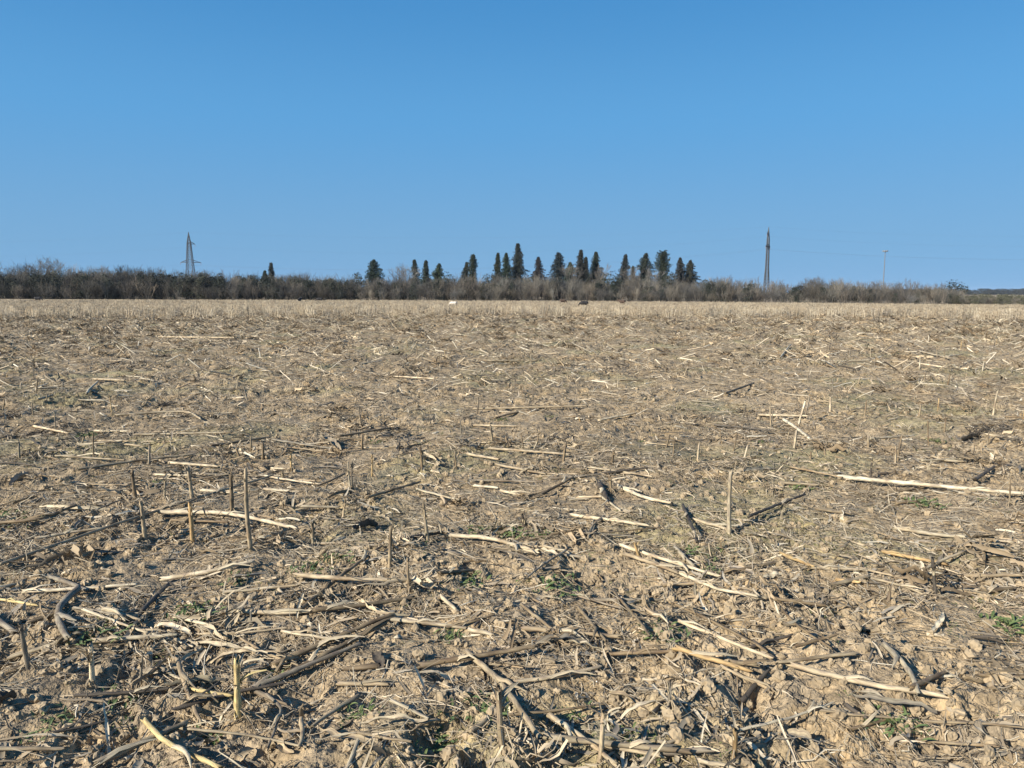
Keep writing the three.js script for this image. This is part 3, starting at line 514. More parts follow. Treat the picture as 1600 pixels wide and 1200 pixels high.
{
  const rnd = mulberry(4004), tufts = [];
  for (let v = 0; v < 6; v++) {
    const b = new Build();
    for (let k = 0; k < 8; k++) {
      const x = (rnd() - 0.5) * 0.8, z = (rnd() - 0.5) * 0.8, h = 0.45 + rnd() * 0.75, lx = (rnd() - 0.5) * 0.3, lz = (rnd() - 0.5) * 0.3, q = [0, 0.5, 1].map((t) => V(x + lx * t * t, h * t - 0.05, z + lz * t * t));
      tube(b, q, (t) => 0.014 * (1.2 - 0.5 * t), () => ONE, 3);
      const a = rnd() * 6.28, L = 0.25 + rnd() * 0.3, y0 = h * (0.3 + rnd() * 0.6), p = [0, 0.35, 0.7, 1].map((t) => V(x + lx * 0.4 + Math.cos(a) * L * t, y0 + L * (0.5 * t - 0.95 * t * t), z + lz * 0.4 + Math.sin(a) * L * t));
      strip(b, p, (t) => 0.05 * (1 - 0.7 * t), 0.2, () => 0.4, () => ONE, 1);
    }
    tufts.push(b.done());
  }
  scatter(stubble, 'stubble_tuft', tufts, M.litter, (put) => sow(rnd, 0.9, 400, 1, 46, 262, (x, z, r) => {
    const edge = smooth(46, 66, r + 6 * noiseA(x * 0.05, z * 0.05)); if (rnd() > edge * edge) return;
    const s = 0.65 + rnd() * 0.35, h = s * (0.55 + 0.3 * rnd()); put(Math.floor(rnd() * 6), new THREE.Matrix4().compose(V(x, terrain(x, z), z), quat.setFromAxisAngle(UP, rnd() * 6.28), V(s, h, s)), pick(rnd, 'ppptttgg', 0.15));
  }));
}
// ---------------------------------------------------------------- bare winter trees and shrubs
function limb(b, p, dir, len, r, depth, rnd, o) {
  const steps = depth > 1 ? 3 : 2, pts = [p.clone()], d = dir.clone();
  for (let k = 0; k < steps; k++) { d.x += (rnd() - 0.5) * o.crook; d.z += (rnd() - 0.5) * o.crook; d.y += (rnd() - 0.5) * o.crook * 0.6 + o.rise; d.normalize(); pts.push(pts[k].clone().addScaledVector(d, len / steps)); }
  const k = 0.8 + rnd() * 0.45, c = [o.bark[0] * k, o.bark[1] * k, o.bark[2] * k];
  tube(b, pts, (t) => Math.max(o.thin, r * (1 - 0.45 * t)), () => c, depth > 2 ? 5 : 3);
  if (depth <= 0) return;
  const n = o.split + (rnd() < 0.5 ? 1 : 0);
  for (let q = 0; q < n; q++) {
    const t = q === 0 ? 1 : 0.3 + rnd() * 0.7, at = Math.min(steps - 1, Math.floor(t * steps)), from = pts[at].clone().lerp(pts[at + 1], clamp(t * steps - at, 0, 1));
    const a = rnd() * 6.28, spread = o.spread * (0.5 + rnd() * 0.8), side = V(Math.cos(a), 0, Math.sin(a)), nd = d.clone().addScaledVector(side, spread).normalize();
    limb(b, from, nd, len * (0.55 + rnd() * 0.3), r * 0.55, depth - 1, rnd, o);
  }
}
const BARK = [0.135, 0.12, 0.10];
function bareTree(seed, H, o = {}) {               // one trunk; returns [trunk geometry, crown geometry]
  const rnd = mulberry(seed), p = { crook: 0.35, rise: 0.06, split: 3, spread: 0.75, thin: 0.03, bark: BARK, ...o }, t = new Build(), c = new Build(), top = V((rnd() - 0.5) * H * 0.06, H * 0.5, (rnd() - 0.5) * H * 0.06);
  tube(t, [V(0, -0.4, 0), top.clone().multiplyScalar(0.5), top, top.clone().multiplyScalar(1.5).add(V(0.2, 0, 0.1))], (q) => H * 0.014 * (1.15 - 0.75 * q), () => p.bark, 6);
  for (let k = 0; k < 9; k++) { const q = 0.35 + k / 9 * 1.0, a = k * 2.4 + rnd(), from = top.clone().multiplyScalar(Math.min(q, 1.4)); limb(c, from, V(Math.cos(a), (p.up ?? 0.9) + rnd() * 0.5, Math.sin(a)).normalize(), H * (0.34 - 0.1 * q) * (0.8 + rnd() * 0.4), H * 0.006, 3, rnd, p); }
  const T0 = t.done(), C0 = c.done(); C0.computeBoundingBox(); const f = H / C0.boundingBox.max.y; return [T0.scale(f, f, f), C0.scale(f, f, f)];
}
function bareShrub(seed, H, bark, spread, stems) {                // many stems from the ground
  const rnd = mulberry(seed), b = new Build(), o = { crook: 0.4, rise: 0.10, split: 3, spread, thin: 0.02, bark };
  for (let k = 0; k < stems; k++) { const a = rnd() * 6.28, R = rnd() * H * 0.14; limb(b, V(Math.cos(a) * R, -0.2, Math.sin(a) * R), V(Math.cos(a) * 0.4, 1, Math.sin(a) * 0.4).normalize(), H * (0.36 + rnd() * 0.14), H * 0.006, 3, rnd, o); }
  const g = b.done(); g.computeBoundingBox(); const f = H / g.boundingBox.max.y; return g.scale(f, f, f);
}
function leafCloud(b, centre, R, n, size, col, rnd, flat = 1) {
  for (let k = 0; k < n; k++) {
    const a = rnd() * 6.28, u = rnd() * 2 - 1, rr = R * Math.cbrt(0.15 + 0.85 * rnd()), s = Math.sqrt(1 - u * u), x = centre.x + Math.cos(a) * s * rr, y = centre.y + u * rr * flat, z = centre.z + Math.sin(a) * s * rr, e = size * (0.6 + rnd() * 0.8), q = 0.65 + rnd() * 0.7, c = [col[0] * q, col[1] * q, col[2] * q];
    const i = [0, 1, 2].map(() => b.v(x + (rnd() - 0.5) * e * 2, y + (rnd() - 0.5) * e * 2, z + (rnd() - 0.5) * e * 2, 0, 0, c)); b.tri(i[0], i[1], i[2]);
  }
}
function evergreenBush(seed, H, col) {
  const rnd = mulberry(seed), b = new Build(), n = 26;
  for (let k = 0; k < n; k++) { const t = rnd(), a = rnd() * 6.28, R = H * 0.32 * Math.sin(Math.PI * clamp(0.15 + t * 0.8, 0, 1)) * Math.sqrt(rnd()); leafCloud(b, V(Math.cos(a) * R, H * (0.08 + 0.86 * t), Math.sin(a) * R), H * (0.09 + rnd() * 0.07), 46, H * 0.028, col, rnd); }
  const stem = new Build(); tube(stem, [V(0, -0.3, 0), V(0.1, H * 0.4, 0), V(0, H * 0.85, 0.1)], (t) => H * 0.016 * (1.1 - t), () => BARK, 5);
  return [stem.done(), b.done()];
}
// a point of the wood's edge: bearing as a slope x / distance
const at = (slope, dist) => [slope * dist, -dist];
const F = 1162.5;                                   // slopes below are given as offsets over this length
const slopeOf = (px) => (px - 800) / F;

// the thicket: reads as one mass of twigs
const thicket = massOf('thicket', 'tangled grey brown belt of leafless shrubs and young trees along the far field edge');
{
  const rnd = mulberry(5005), shrubs = [], brown = [[0.14, 0.125, 0.10], [0.165, 0.152, 0.125], [0.12, 0.112, 0.10], [0.17, 0.145, 0.115]];
  for (let v = 0; v < 8; v++) shrubs.push(bareShrub(600 + v, 8, brown[v % 4], [0.6, 0.35, 0.8, 0.25][v % 4], [9, 5, 8, 3][v % 4]).scale(1 / 8, 1 / 8, 1 / 8));
  const topOf = (px) => { // height of the belt above eye level as the photograph shows it, at its own distance
    const k = [[-400, 34], [0, 34], [120, 37], [200, 38], [300, 35], [380, 32], [460, 28], [560, 22], [600, 26], [700, 26], [850, 25], [1000, 25], [1120, 22], [1200, 18], [1300, 19], [1400, 12], [1490, 8], [1506, -6], [1700, -8], [2000, -8]];
    let i = 0; while (i < k.length - 2 && px > k[i + 1][0]) i++; return lerp(k[i][1], k[i + 1][1], clamp((px - k[i][0]) / (k[i + 1][0] - k[i][0]), 0, 1));
  };
  scatter(thicket, 'shrub', shrubs, M.bark, (put) => {
    for (let k = 0; k < 1900; k++) {
      const px = -150 + rnd() * 1900, row = rnd(), d = lerp(272, 272 - 25 * smooth(700, 1500, px), 1) + row * 34, s = slopeOf(px), [x, z] = at(s, d), y = terrain(x, z);
      const full = 1.65 + (topOf(px) + 3) / F * d - y, h = full * (row < 0.2 ? 0.4 + rnd() * 0.3 : 0.52 + rnd() * 0.5) * (1 + 0.2 * noiseA(px * 0.035, 3)); if (h < 1.2) { if (rnd() < 0.4) continue; }
      const H = Math.max(1.4, h), w = H * (0.6 + rnd() * 0.55) * (px > 1490 ? 1.5 : 1), q = (0.5 + rnd() * 0.7) * lerp(0.78, 1.0, smooth(250, 1000, px)) * (1 + 0.35 * noiseC(px * 0.03, row * 3)), warm = (rnd() - 0.5) * 0.12;
      put(Math.floor(rnd() * 8), new THREE.Matrix4().compose(V(x, y - 0.1, z), quat.setFromAxisAngle(UP, rnd() * 6.28), V(w, H, w)), new THREE.Color().setRGB(q * (1 + warm), q, q * (1 - warm)));
    }
  });
  const dark = [0.022, 0.028, 0.019], olive = [0.045, 0.048, 0.031], bushes = [evergreenBush(71, 8, dark)[1], evergreenBush(72, 8, olive)[1], evergreenBush(73, 8, dark)[1]].map((g) => g.scale(1 / 8, 1 / 8, 1 / 8));
  scatter(thicket, 'evergreen_scrub', bushes, M.needles, (put) => {
    for (let k = 0; k < 820; k++) {
      const px = -150 + rnd() * 1640, dense = px < 560 ? 1 : px < 900 ? 0.62 : 0.45; if (rnd() > dense || noiseB(px * 0.02, 8) < -0.2 - (px < 560 ? 0.5 : 0)) continue;
      const d = 274 + rnd() * 30 - 25 * smooth(700, 1500, px), [x, z] = at(slopeOf(px), d), y = terrain(x, z), full = 1.65 + topOf(px) / F * d - y, H = Math.max(1.2, full * (0.4 + rnd() * 0.52)), w = H * (0.7 + rnd() * 0.5), q = 0.7 + rnd() * 0.7;
      put(Math.floor(rnd() * 3), new THREE.Matrix4().compose(V(x, y, z), quat.setFromAxisAngle(UP, rnd() * 6.28), V(w, H, w)), new THREE.Color().setRGB(q, q, q));
    }
    for (let k = 0; k < 300; k++) {                  // low scrub where the belt gives out
      const px = 1485 + rnd() * 330, d = 246 + rnd() * 60, [x, z] = at(slopeOf(px), d), H = 1.9 + rnd() * 1.7, w = H * (1.4 + rnd() * 0.8), q = 1.6 + rnd() * 1.2;
      put(1, new THREE.Matrix4().compose(V(x, terrain(x, z), z), quat.setFromAxisAngle(UP, rnd() * 6.28), V(w, H, w)), new THREE.Color().setRGB(q * 1.08, q, q * 0.95));
    }
  });
}
// far wood on the right, a kilometre and a half off
const farWood = massOf('distant_wood', 'low dark line of distant woodland on the horizon');
{
  const rnd = mulberry(6006), kinds = [0, 1].map((k) => evergreenBush(80 + k, 12, [0.05, 0.052, 0.045])[1]);
  scatter(farWood, 'distant_tree', kinds, M.needles, (put) => {
    for (let k = 0; k < 520; k++) { const px = 1250 + rnd() * 700, d = 1400 + rnd() * 260, [x, z] = at(slopeOf(px), d), s = 0.75 + rnd() * 0.5, q = 0.8 + rnd() * 0.4; put(k, new THREE.Matrix4().compose(V(x, terrain(x, z) - 0.5, z), quat.setFromAxisAngle(UP, rnd() * 6.28), V(s * 2.2, s * 0.95, s * 2.2)), new THREE.Color().setRGB(q, q, q)); }
  });
}

// trees that stand out of the belt one by one
function placeTree(name, parts, px, d, scale, label, group, turn = 0, sx = 1) {
  const [x, z] = at(slopeOf(px), d), g = thing(name, x, terrain(x, z), z, turn); g.scale.set(scale * sx, scale, scale * sx);
  mesh('trunk', parts[0], M.bark, g); mesh('crown', parts[1], parts[2] ?? M.bark, g);
  return tag(g, label, 'tree', group);
}
const treeBy = (px) => [[30, 'among the tall pale leafless trees'], [215, 'between the tall pale trees and the pylon'], [301, 'below the wide based pylon'], [390, 'between the wide pylon and the lone conifer'], [455, 'next to the lone small conifer'], [540, 'before the conifers begin'], [690, 'below the leaning conifers'], [765, 'below the cypress'], [825, 'below the tallest conifer'], [940, 'below the full conifers'], [1010, 'below the broad dense conifer'], [1120, 'just past the last conifer'], [1195, 'below the narrow pylon'], [1290, 'between the narrow pylon and the mast'], [1360, 'below the lighting mast'], [1440, 'past the lighting mast']].reduce((a, b) => Math.abs(b[0] - px) < Math.abs(a[0] - px) ? b : a)[1];
const heightFor = (px, top, d) => { const [x, z] = at(slopeOf(px), d); return 1.65 + (457 - top) / F * d - terrain(x, z); };
{
  const rnd = mulberry(7007), pale = [0.19, 0.175, 0.155], kinds = [bareTree(1, 14, { bark: pale }), bareTree(2, 14), bareTree(3, 14, { spread: 0.55, up: 1.3 }), bareTree(4, 14, { spread: 0.9 })];
  const list = [[18, 407, 'leafless tree with a dense round crown at the open end of the belt'], [45, 402, 'tall leafless tree with thin pale branches above dark scrub'], [70, 399, 'tallest pale leafless tree with wide open branches'], [92, 401, 'pale leafless tree with its crown leaning over dark scrub'],
    [122, 410], [140, 417], [172, 413, 'leafless tree with a broad flat crown in the dark part of the belt'], [186, 417], [208, 420], [238, 421], [262, 419], [322, 420], [345, 424], [378, 426], [400, 427], [452, 425, 'leafless tree beside the lone small conifer'], [466, 430], [500, 432], [525, 433],
    [628, 411, 'pale leafless tree behind the belt between two conifers'], [640, 408, 'fine pale leafless tree next to a slim conifer'], [892, 404, 'leafless tree showing between two tall conifers'], [938, 410], [983, 412], [1018, 413], [1100, 432], [1140, 433], [1155, 434], [1175, 436], [1222, 437],
    [1262, 432, 'leafless tree with a dark crown between the pylon and the lighting mast'], [1271, 429], [1302, 430, 'leafless tree with branches leaning to one side near the lighting mast'], [1318, 434], [1340, 440], [1362, 436], [1377, 434, 'round leafless tree at the foot of the lighting mast'], [1398, 434, 'small slim leafless tree beside the mast, alone above low scrub'], [1415, 433], [1426, 436], [1444, 442], [1463, 436, 'leafless tree in the last clump of the belt']];
  list.forEach(([px, top, label], k) => {
    const d = 292 - 24 * smooth(700, 1500, px) + rnd() * 14, h = heightFor(px, top, d) / 14.2;
    placeTree('bare_tree', kinds[k % 4], px, d, h, label ?? 'leafless grey brown tree in the thicket ' + treeBy(px), label ? undefined : 'leafless trees in the thicket ' + treeBy(px), rnd() * 6.28, px > 1385 && px < 1450 ? 0.6 : px < 110 ? 1 : 0.85);
  });
  const ev = [evergreenBush(91, 10, [0.024, 0.032, 0.020]), evergreenBush(92, 10, [0.04, 0.045, 0.028])];
  [[1486, 438, 'green bushy evergreen ending the belt beside open scrub'], [48, 432], [62, 424], [128, 429], [160, 422, 'largest dark evergreen in the bare part of the belt'], [560, 427, 'round dark evergreen beside the broad conifer'], [955, 425, 'low round evergreen between two conifers'], [1044, 426, 'low round evergreen beside a slim conifer'], [1002, 431], [765, 428], [700, 426], [825, 432]].forEach(([px, top, label], k) => {
    const d = 290 - 24 * smooth(700, 1500, px) + rnd() * 10; placeTree('evergreen_tree', [...ev[k % 2], M.needles], px, d, heightFor(px, top, d) / 9.6, label ?? 'small dark evergreen in the thicket ' + treeBy(px), label ? undefined : 'small evergreens in the thicket ' + treeBy(px), rnd() * 6.28, px > 1480 ? 1.5 : 0.95);
  });
}
// ---------------------------------------------------------------- conifers behind the belt
function conifer(seed, H, R, shape, lean) {
  const rnd = mulberry(seed), b = new Build(), t = new Build(), s = rnd() * 60;
  const axis = (q) => V(lean * H * q * q, H * q, 0);
  tube(t, [0, 0.3, 0.6, 0.85, 1].map((q) => axis(q)), (q) => H * 0.012 * (1.1 - q), () => [0.10, 0.075, 0.055], 6);
  const col = [0.026, 0.036, 0.022].map((v) => v * (0.8 + rnd() * 0.5)), n = Math.round(H * (shape === 'column' ? 11 : 11)), gapAt = 0.3 + rnd() * 0.5, gapTurn = rnd() * 6.28;
  for (let k = 0; k < n; k++) {
    const q = 0.12 + 0.87 * (k + rnd()) / n, a = k * 2.4 + rnd() * 0.9;
    const prof = shape === 'column' ? 0.9 * Math.pow(Math.sin(Math.PI * clamp(0.1 + q * 0.88, 0, 1)), 0.7) : shape === 'round' ? Math.sin(Math.PI * clamp(0.14 + q * 0.84, 0, 1)) : 0.05 + 1.0 * Math.pow(1 - q, 0.7 + 0.35 * (s / 60));
    const gap = Math.abs(q - gapAt) < 0.06 && Math.cos(a - gapTurn) > 0 ? 0.55 : 1, L = R * prof * gap * (0.62 + 0.5 * rnd()) * (1 + 0.35 * noiseA(Math.cos(a) * 0.8 + s, q * 3.5 + Math.sin(a))), p = axis(q), m = Math.max(4, Math.round(L * 3.2)), up = shape === 'column' ? 1.6 : 0.35 - 0.4 * (1 - q);
    for (let j = 1; j <= m; j++) {
      const f = j / m; leafCloud(b, V(p.x + Math.cos(a) * L * f, p.y + up * L * f - 0.22 * L * f * f, p.z + Math.sin(a) * L * f), 0.55 * (1.15 - 0.6 * f) + 0.1, 15, 0.21, col, rnd, 0.85);
    }
  }
  leafCloud(b, axis(0.985), 0.3, 14, 0.16, col, rnd, 1.8);
  return [t.done(), b.done(), M.needles];
}
[[586, 407, 21, 'round', 0.01, 'broad bushy conifer standing apart at the start of the row'], [651, 407, 9, 'cone', -0.03, 'slim leaning conifer beside a pale leafless tree'], [667, 408, 13, 'cone', 0, 'pointed conifer with a leaning neighbour touching it'], [683, 413, 13, 'round', 0.09, 'leaning bushy conifer touching a pointed one'],
  [727, 411, 13, 'cone', 0.06, 'ragged leaning conifer beside the cypress'], [740, 400, 6.5, 'column', 0, 'narrow columnar cypress, slimmest tree of the row'], [777, 397, 10, 'cone', 0.02, 'slim conifer next to the tallest group'], [791, 397, 13, 'cone', 0, 'full conifer touching the tallest one'], [809, 382, 17, 'cone', 0, 'tallest conifer of the row'],
  [840, 403, 18, 'cone', 0.01, 'wide based conifer just past the tallest one'], [872, 396, 17, 'cone', 0, 'full pointed conifer with a small one beside it'], [890, 411, 14, 'round', 0, 'low dense conifer between two taller ones'], [906, 392, 13, 'cone', 0, 'conifer with a sharp tip and a second top beside it'], [914, 403, 9, 'cone', 0, 'short conifer forming the second top of its neighbour'],
  [929, 395, 17, 'cone', 0.01, 'full conifer with bare twigs beside its crown'], [972, 399, 14, 'cone', 0.05, 'conifer with a bent tip after the gap in the row'], [987, 417, 7, 'cone', 0, 'thin small conifer between two larger ones'], [1003, 397, 19, 'round', 0.05, 'broad dense conifer with a leaning top'], [1032, 397, 11, 'column', 0.02, 'slim shaggy conifer beside a low round evergreen'],
  [1060, 404, 13, 'round', -0.01, 'dark conifer touching the last brownish one'], [1074, 408, 17, 'round', 0.02, 'last brownish conifer ending the row'], [428, 412, 9, 'cone', 0, 'lone small conifer rising from the leafless belt'], [418, 424, 7, 'round', 0, 'stunted conifer next to the lone small one']].forEach(([px, top, half, shape, lean, label], k) => {
  const d = 330 + (k * 37 % 22), H = heightFor(px, top, d), R = half / F * d * (shape === 'cone' ? 1.5 : shape === 'round' ? 0.95 : 1.25);
  placeTree('conifer_tree', conifer(900 + k, H, R, shape, lean), px, d, 1, label, 'conifers behind the thicket', k * 1.3 * (lean ? 0 : 1));
});
// ---------------------------------------------------------------- pylons, cables, lighting mast
function bar(b, p, q, w) { // square steel bar
  const T = V().subVectors(q, p).normalize(), N = V().crossVectors(Math.abs(T.y) > 0.9 ? V(1, 0, 0) : V(0, 1, 0), T).normalize().multiplyScalar(w / 2), B = V().crossVectors(T, N), i = [];
  for (const e of [p, q]) for (const [m, n] of [[1, 1], [-1, 1], [-1, -1], [1, -1]]) i.push(b.v(e.x + N.x * m + B.x * n, e.y + N.y * m + B.y * n, e.z + N.z * m + B.z * n, 0, 0, ONE));
  for (let k = 0; k < 4; k++) b.quad(i[k], i[(k + 1) % 4], i[4 + (k + 1) % 4], i[4 + k]); b.quad(i[3], i[2], i[1], i[0]); b.quad(i[4], i[5], i[6], i[7]);
}
const flatten = (b) => b.done().toNonIndexed();
function pylon(x, z, turn, top, halfAt, arms, label) {
  const y = terrain(x, z), H = top - y, g = thing('power_pylon', x, y, z, turn), ends = [];
  const corner = (h, sx, sz) => V(sx * halfAt(h), h, sz * halfAt(h)), finish = (b, name, m = M.steel) => { const q = flatten(b); q.computeVertexNormals(); return mesh(name, q, m, g); };
  const neck = H * 0.84;
  for (const [sx, sz] of [[1, 1], [1, -1], [-1, -1], [-1, 1]]) { const b = new Build(); bar(b, corner(-0.5, sx, sz), corner(neck * 0.5, sx, sz), 0.36); bar(b, corner(neck * 0.5, sx, sz), corner(neck, sx, sz), 0.3); bar(b, corner(neck, sx, sz), V(0, H, 0), 0.24); finish(b, 'leg'); }
  const levels = [0.5]; while (levels.at(-1) < neck) levels.push(Math.min(neck, levels.at(-1) + Math.max(1.5, halfAt(levels.at(-1)) * 1.9))); levels.push(neck + (H - neck) * 0.35, neck + (H - neck) * 0.65);
  const ring = [[1, 1], [1, -1], [-1, -1], [-1, 1]], cut = (h, k) => h <= neck ? corner(h, ...ring[k % 4]) : corner(neck, ...ring[k % 4]).lerp(V(0, H, 0), (h - neck) / (H - neck));
  for (let f = 0; f < 4; f++) { const b = new Build(); for (let k = 1; k < levels.length; k++) { bar(b, cut(levels[k - 1], f), cut(levels[k], f + 1), 0.14); bar(b, cut(levels[k - 1], f + 1), cut(levels[k], f), 0.14); bar(b, cut(levels[k], f), cut(levels[k], f + 1), 0.16); } finish(b, 'lattice_bracing'); }
  for (const [h, side, reach] of arms) {
    const b = new Build(), tip = V(side * reach, h - y, 0), w = halfAt(h - y), q = h - y;
    for (const sz of [1, -1]) { bar(b, V(side * w, q, sz * w), tip, 0.26); bar(b, V(side * w, q + 1.5, sz * w * 0.9), tip, 0.2); for (const t of [0.33, 0.66]) bar(b, V(side * w, q, sz * w).lerp(tip, t), V(side * w, q + 1.5, sz * w * 0.9).lerp(tip, t), 0.08); }
    const arm = finish(b, 'cross_arm'), c = new Build(); tube(c, Array.from({ length: 13 }, (_, k) => V(tip.x, tip.y - 0.1 - k * 0.11, 0)), (t) => (Math.round(t * 12) % 2 ? 0.13 : 0.06), () => ONE, 8); mesh('insulator', c.done(), M.porcelain, arm);
    ends.push(V(tip.x, tip.y - 1.5, 0).applyAxisAngle(UP, turn).add(V(x, y, z)));
  }
  ends.push(V(x, top, z)); tag(g, label, 'pylon', 'lattice power pylons'); return ends;
}
{
  const d1 = 470, d2 = 470, [x1, z1] = at(slopeOf(303), d1), [x2, z2] = at(slopeOf(1194), d2);
  const h = (top, d) => 1.65 + (457 - top) / F * d;
  const A = pylon(x1, z1, 0.1, h(365, d1), (q) => lerp(3.0, 0.85, clamp(q / 34, 0, 1)), [[h(411, d1), -1, 5.6], [h(411, d1), 1, 6.6], [h(383, d1), 1, 3.6]], 'wide based lattice pylon above the dark leafless belt');
  const B = pylon(x2, z2, 0.95, h(357, d2), (q) => q < 8 ? lerp(1.7, 1.0, q / 8) : lerp(1.0, 0.6, clamp((q - 8) / 28, 0, 1)), [[h(387, d2), -1, 4.6], [h(387, d2), 1, 4.2], [h(368, d2), -1, 2.8]], 'narrow lattice pylon near the lighting mast');
  const cable = (p, q, sag, label) => {
    const b = new Build(), pts = []; for (let k = 0; k <= 28; k++) { const t = k / 28, v = p.clone().lerp(q, t); v.y -= sag * 4 * t * (1 - t); pts.push(v.sub(p)); }
    tube(b, pts, () => 0.014, () => ONE, 4); const o = mesh('power_cable', b.done(), M.cable); o.position.copy(p); tag(o, label, 'cable', label);
  };
  for (let k = 0; k < 4; k++) {
    cable(A[k], B[k], k === 3 ? 5 : 7, 'thin cable sagging between the two pylons');
    cable(B[k], B[k].clone().add(V(330, 0, 30)), 7, 'thin cable running from the narrow pylon past the mast');
    cable(A[k].clone().add(V(-320, 0, 20)), A[k], 7, 'thin cable running from the wide pylon over the tall leafless trees');
  }
}
{
  const d = 400, [x, z] = at(slopeOf(1375), d), y = terrain(x, z), H = 1.65 + (457 - 393) / F * d - y, g = thing('lighting_mast', x, y, z);
  const b = new Build(); tube(b, [0, 0.35, 0.7, 1].map((t) => V(0, H * t, 0)), (t) => lerp(0.32, 0.16, t), () => ONE, 12); mesh('pole', b.done(), M.paleSteel, g);
  const ringG = new THREE.TorusGeometry(1.15, 0.09, 6, 24).rotateX(Math.PI / 2).translate(0, H - 0.5, 0), spokes = [0, 1, 2].map((k) => new THREE.CylinderGeometry(0.06, 0.06, 2.3, 6).rotateZ(Math.PI / 2).rotateY(k * Math.PI / 3).translate(0, H - 0.5, 0));
  mesh('lamp_ring', mergeGeometries([ringG, ...spokes]), M.paleSteel, g);
  for (let k = 0; k < 8; k++) {
    const a = k / 8 * 6.283, box = new THREE.BoxGeometry(0.62, 0.5, 0.32).rotateX(0.5).rotateY(Math.PI / 2 - a).translate(Math.cos(a) * 1.2, H - 0.15, Math.sin(a) * 1.2), face = new THREE.BoxGeometry(0.52, 0.4, 0.04).translate(0, 0, 0.18).rotateX(0.5).rotateY(Math.PI / 2 - a).translate(Math.cos(a) * 1.2, H - 0.15, Math.sin(a) * 1.2);
    const l = mesh('floodlight', box, M.paleSteel, g); mesh('lens', face, M.lampGlass, l);
  }
  tag(g, 'tall grey lighting mast with a pale ring of floodlights', 'lighting mast');
}

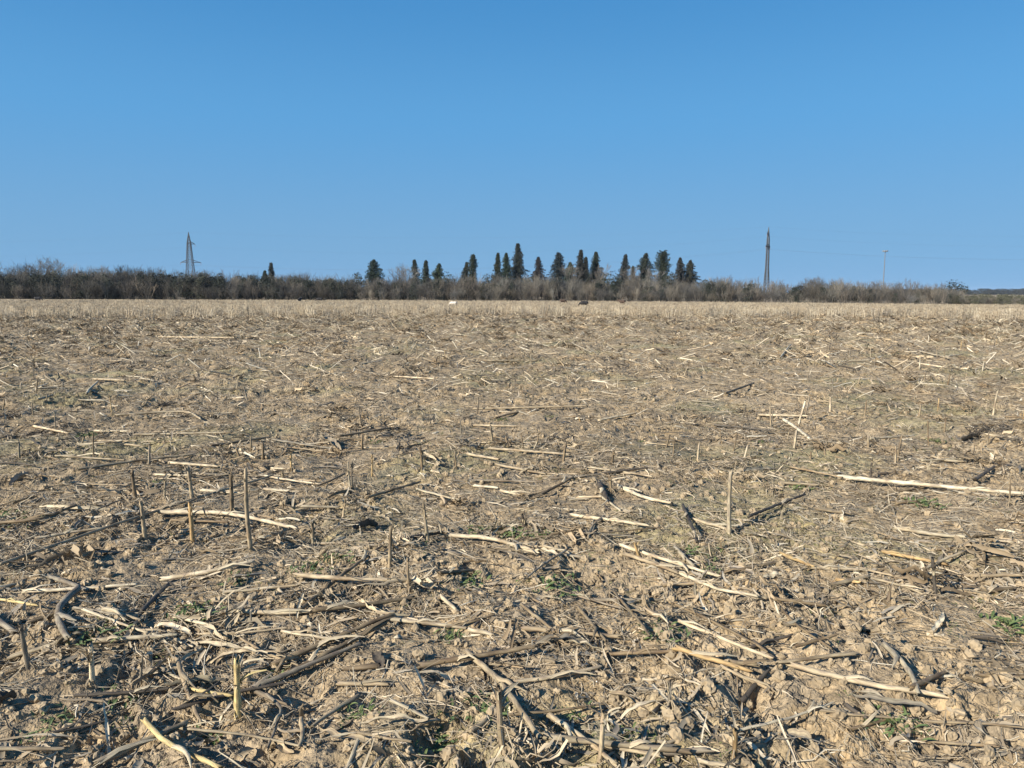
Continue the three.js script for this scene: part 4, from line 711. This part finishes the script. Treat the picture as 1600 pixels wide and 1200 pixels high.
// ---------------------------------------------------------------- cattle grazing in the standing stubble
function cowGeometry(grazing, turnHead) {
  const J = { rump: [-0.72, 1.18, 0], hip: [-0.5, 1.16, 0], belly: [0, 1.02, 0], chest: [0.48, 1.08, 0], withers: [0.5, 1.28, 0], neck: grazing ? [0.92, 1.02, turnHead * 0.1] : [0.92, 1.38, turnHead * 0.12], poll: grazing ? [1.22, 0.66, turnHead * 0.28] : [1.16, 1.56, turnHead * 0.28], nose: grazing ? [1.40, 0.22, turnHead * 0.36] : [1.56, 1.36, turnHead * 0.4] };
  const bones = [[J.rump, J.hip, 0.27, 0.32], [J.hip, J.belly, 0.33, 0.37], [J.belly, J.chest, 0.37, 0.36], [J.hip, J.withers, 0.24, 0.24], [J.chest, J.neck, 0.27, 0.17], [J.withers, J.neck, 0.2, 0.16], [J.neck, J.poll, 0.16, 0.14], [J.poll, J.nose, 0.14, 0.085]];
  for (const s of [-1, 1]) {
    bones.push([[0.46, 1.0, s * 0.2], [0.44, 0.58, s * 0.2], 0.17, 0.085], [[0.44, 0.58, s * 0.2], [0.46, 0.1, s * 0.2], 0.075, 0.055], [[0.46, 0.1, s * 0.2], [0.49, 0.03, s * 0.2], 0.065, 0.065]);
    bones.push([[-0.6, 1.08, s * 0.2], [-0.5, 0.74, s * 0.21], 0.22, 0.13], [[-0.5, 0.74, s * 0.21], [-0.72, 0.46, s * 0.2], 0.11, 0.07], [[-0.72, 0.46, s * 0.2], [-0.66, 0.08, s * 0.2], 0.06, 0.055], [[-0.66, 0.08, s * 0.2], [-0.62, 0.03, s * 0.2], 0.065, 0.065]);
    bones.push([[J.poll[0] - 0.02, J.poll[1] + 0.03, J.poll[2] + s * 0.1], [J.poll[0] - 0.06, J.poll[1] + 0.03, J.poll[2] + s * 0.3], 0.05, 0.03]);
  }
  bones.push([[-0.35, 0.78, 0], [-0.3, 0.66, 0], 0.13, 0.09]);
  const N = 64, R = 1.7, mc = new MarchingCubes(N, M.cable, false, false, 60000), cx = 0.3, cy = 0.85; mc.isolation = 0;
  for (let k = 0; k < N; k++) for (let j = 0; j < N; j++) for (let i = 0; i < N; i++) {
    const x = (i - N / 2) / (N / 2) * R + cx, y = (j - N / 2) / (N / 2) * R + cy, z = (k - N / 2) / (N / 2) * R; let acc = 0; const K = 18;
    for (const [p, q, ra, rb] of bones) {
      const dx = q[0] - p[0], dy = q[1] - p[1], dz = q[2] - p[2], t = clamp(((x - p[0]) * dx + (y - p[1]) * dy + (z - p[2]) * dz) / (dx * dx + dy * dy + dz * dz), 0, 1);
      const d = Math.hypot(x - p[0] - dx * t, y - p[1] - dy * t, (z - p[2] - dz * t) * 1.0) - lerp(ra, rb, t); acc += Math.exp(-K * Math.min(d, 2));
    }
    mc.field[i + j * N + k * N * N] = Math.log(Math.max(acc, 1e-20)) / K;
  }
  mc.update();
  const g = new THREE.BufferGeometry(), n = mc.count; g.setAttribute('position', new THREE.BufferAttribute(mc.positionArray.slice(0, n * 3), 3)); g.setAttribute('normal', new THREE.BufferAttribute(mc.normalArray.slice(0, n * 3), 3));
  g.scale(R, R, R).translate(cx, cy, 0); return [g, J];
}
{
  const grazing = cowGeometry(true, 0.5), standing = cowGeometry(false, 0.8);
  const coats = { white: std(0.55, 0.5, 0.42), black: std(0.022, 0.02, 0.02), brown: std(0.075, 0.048, 0.032) }, horn = std(0.45, 0.4, 0.32, { roughness: 0.5 });
  [[64, 210, 'black', 0, 0.25, 'black cow standing at the end of the field below tall leafless trees'], [470, 215, 'black', 1, 1.45, 'black cow facing along the rows beside a second dark cow'], [501, 228, 'black', 0, 3.3, 'dark cow half hidden by stubble beside the black cow'], [709, 158, 'white', 0, 3.0, 'white cow grazing alone in the pale stubble'], [879, 215, 'brown', 0, 0.15, 'brown cow lowest in the stubble near the thicket'], [912, 156, 'black', 0, 3.3, 'black cow grazing between two brown ones'], [971, 200, 'brown', 1, 3.0, 'brown cow standing past the black one with its head up']].forEach(([px, d, coat, pose, turn, label]) => {
    const [x, z] = at(slopeOf(px), d), g = thing('cow', x, terrain(x, z), z, turn); g.scale.setScalar(coat === 'white' ? 0.78 : 0.92); const [geo, J] = pose ? standing : grazing, body = mesh('body', geo, coats[coat], g);
    const tail = new Build(); tube(tail, [V(-0.95, 1.25, 0), V(-1.04, 1.05, 0.02), V(-1.05, 0.75, 0.03), V(-1.03, 0.5, 0.02)], (t) => 0.03 + (t > 0.8 ? 0.03 : 0), () => ONE, 6); mesh('tail', tail.done(), coats[coat], body);
    for (const s of [-1, 1]) { const h = new Build(), p = J.poll; tube(h, [V(p[0], p[1] + 0.1, p[2] + s * 0.07), V(p[0] + 0.02, p[1] + 0.17, p[2] + s * 0.2), V(p[0] + 0.05, p[1] + 0.28, p[2] + s * 0.22)], (t) => 0.03 * (1.1 - t), () => ONE, 6); mesh('horn', h.done(), horn, body); }
    tag(g, label, 'cow', 'cattle grazing in the stubble');
  });
}

// thin winter haze
scene.fog = new THREE.FogExp2(0xbcd2ea, 0.00005);
renderer.render(scene, camera);
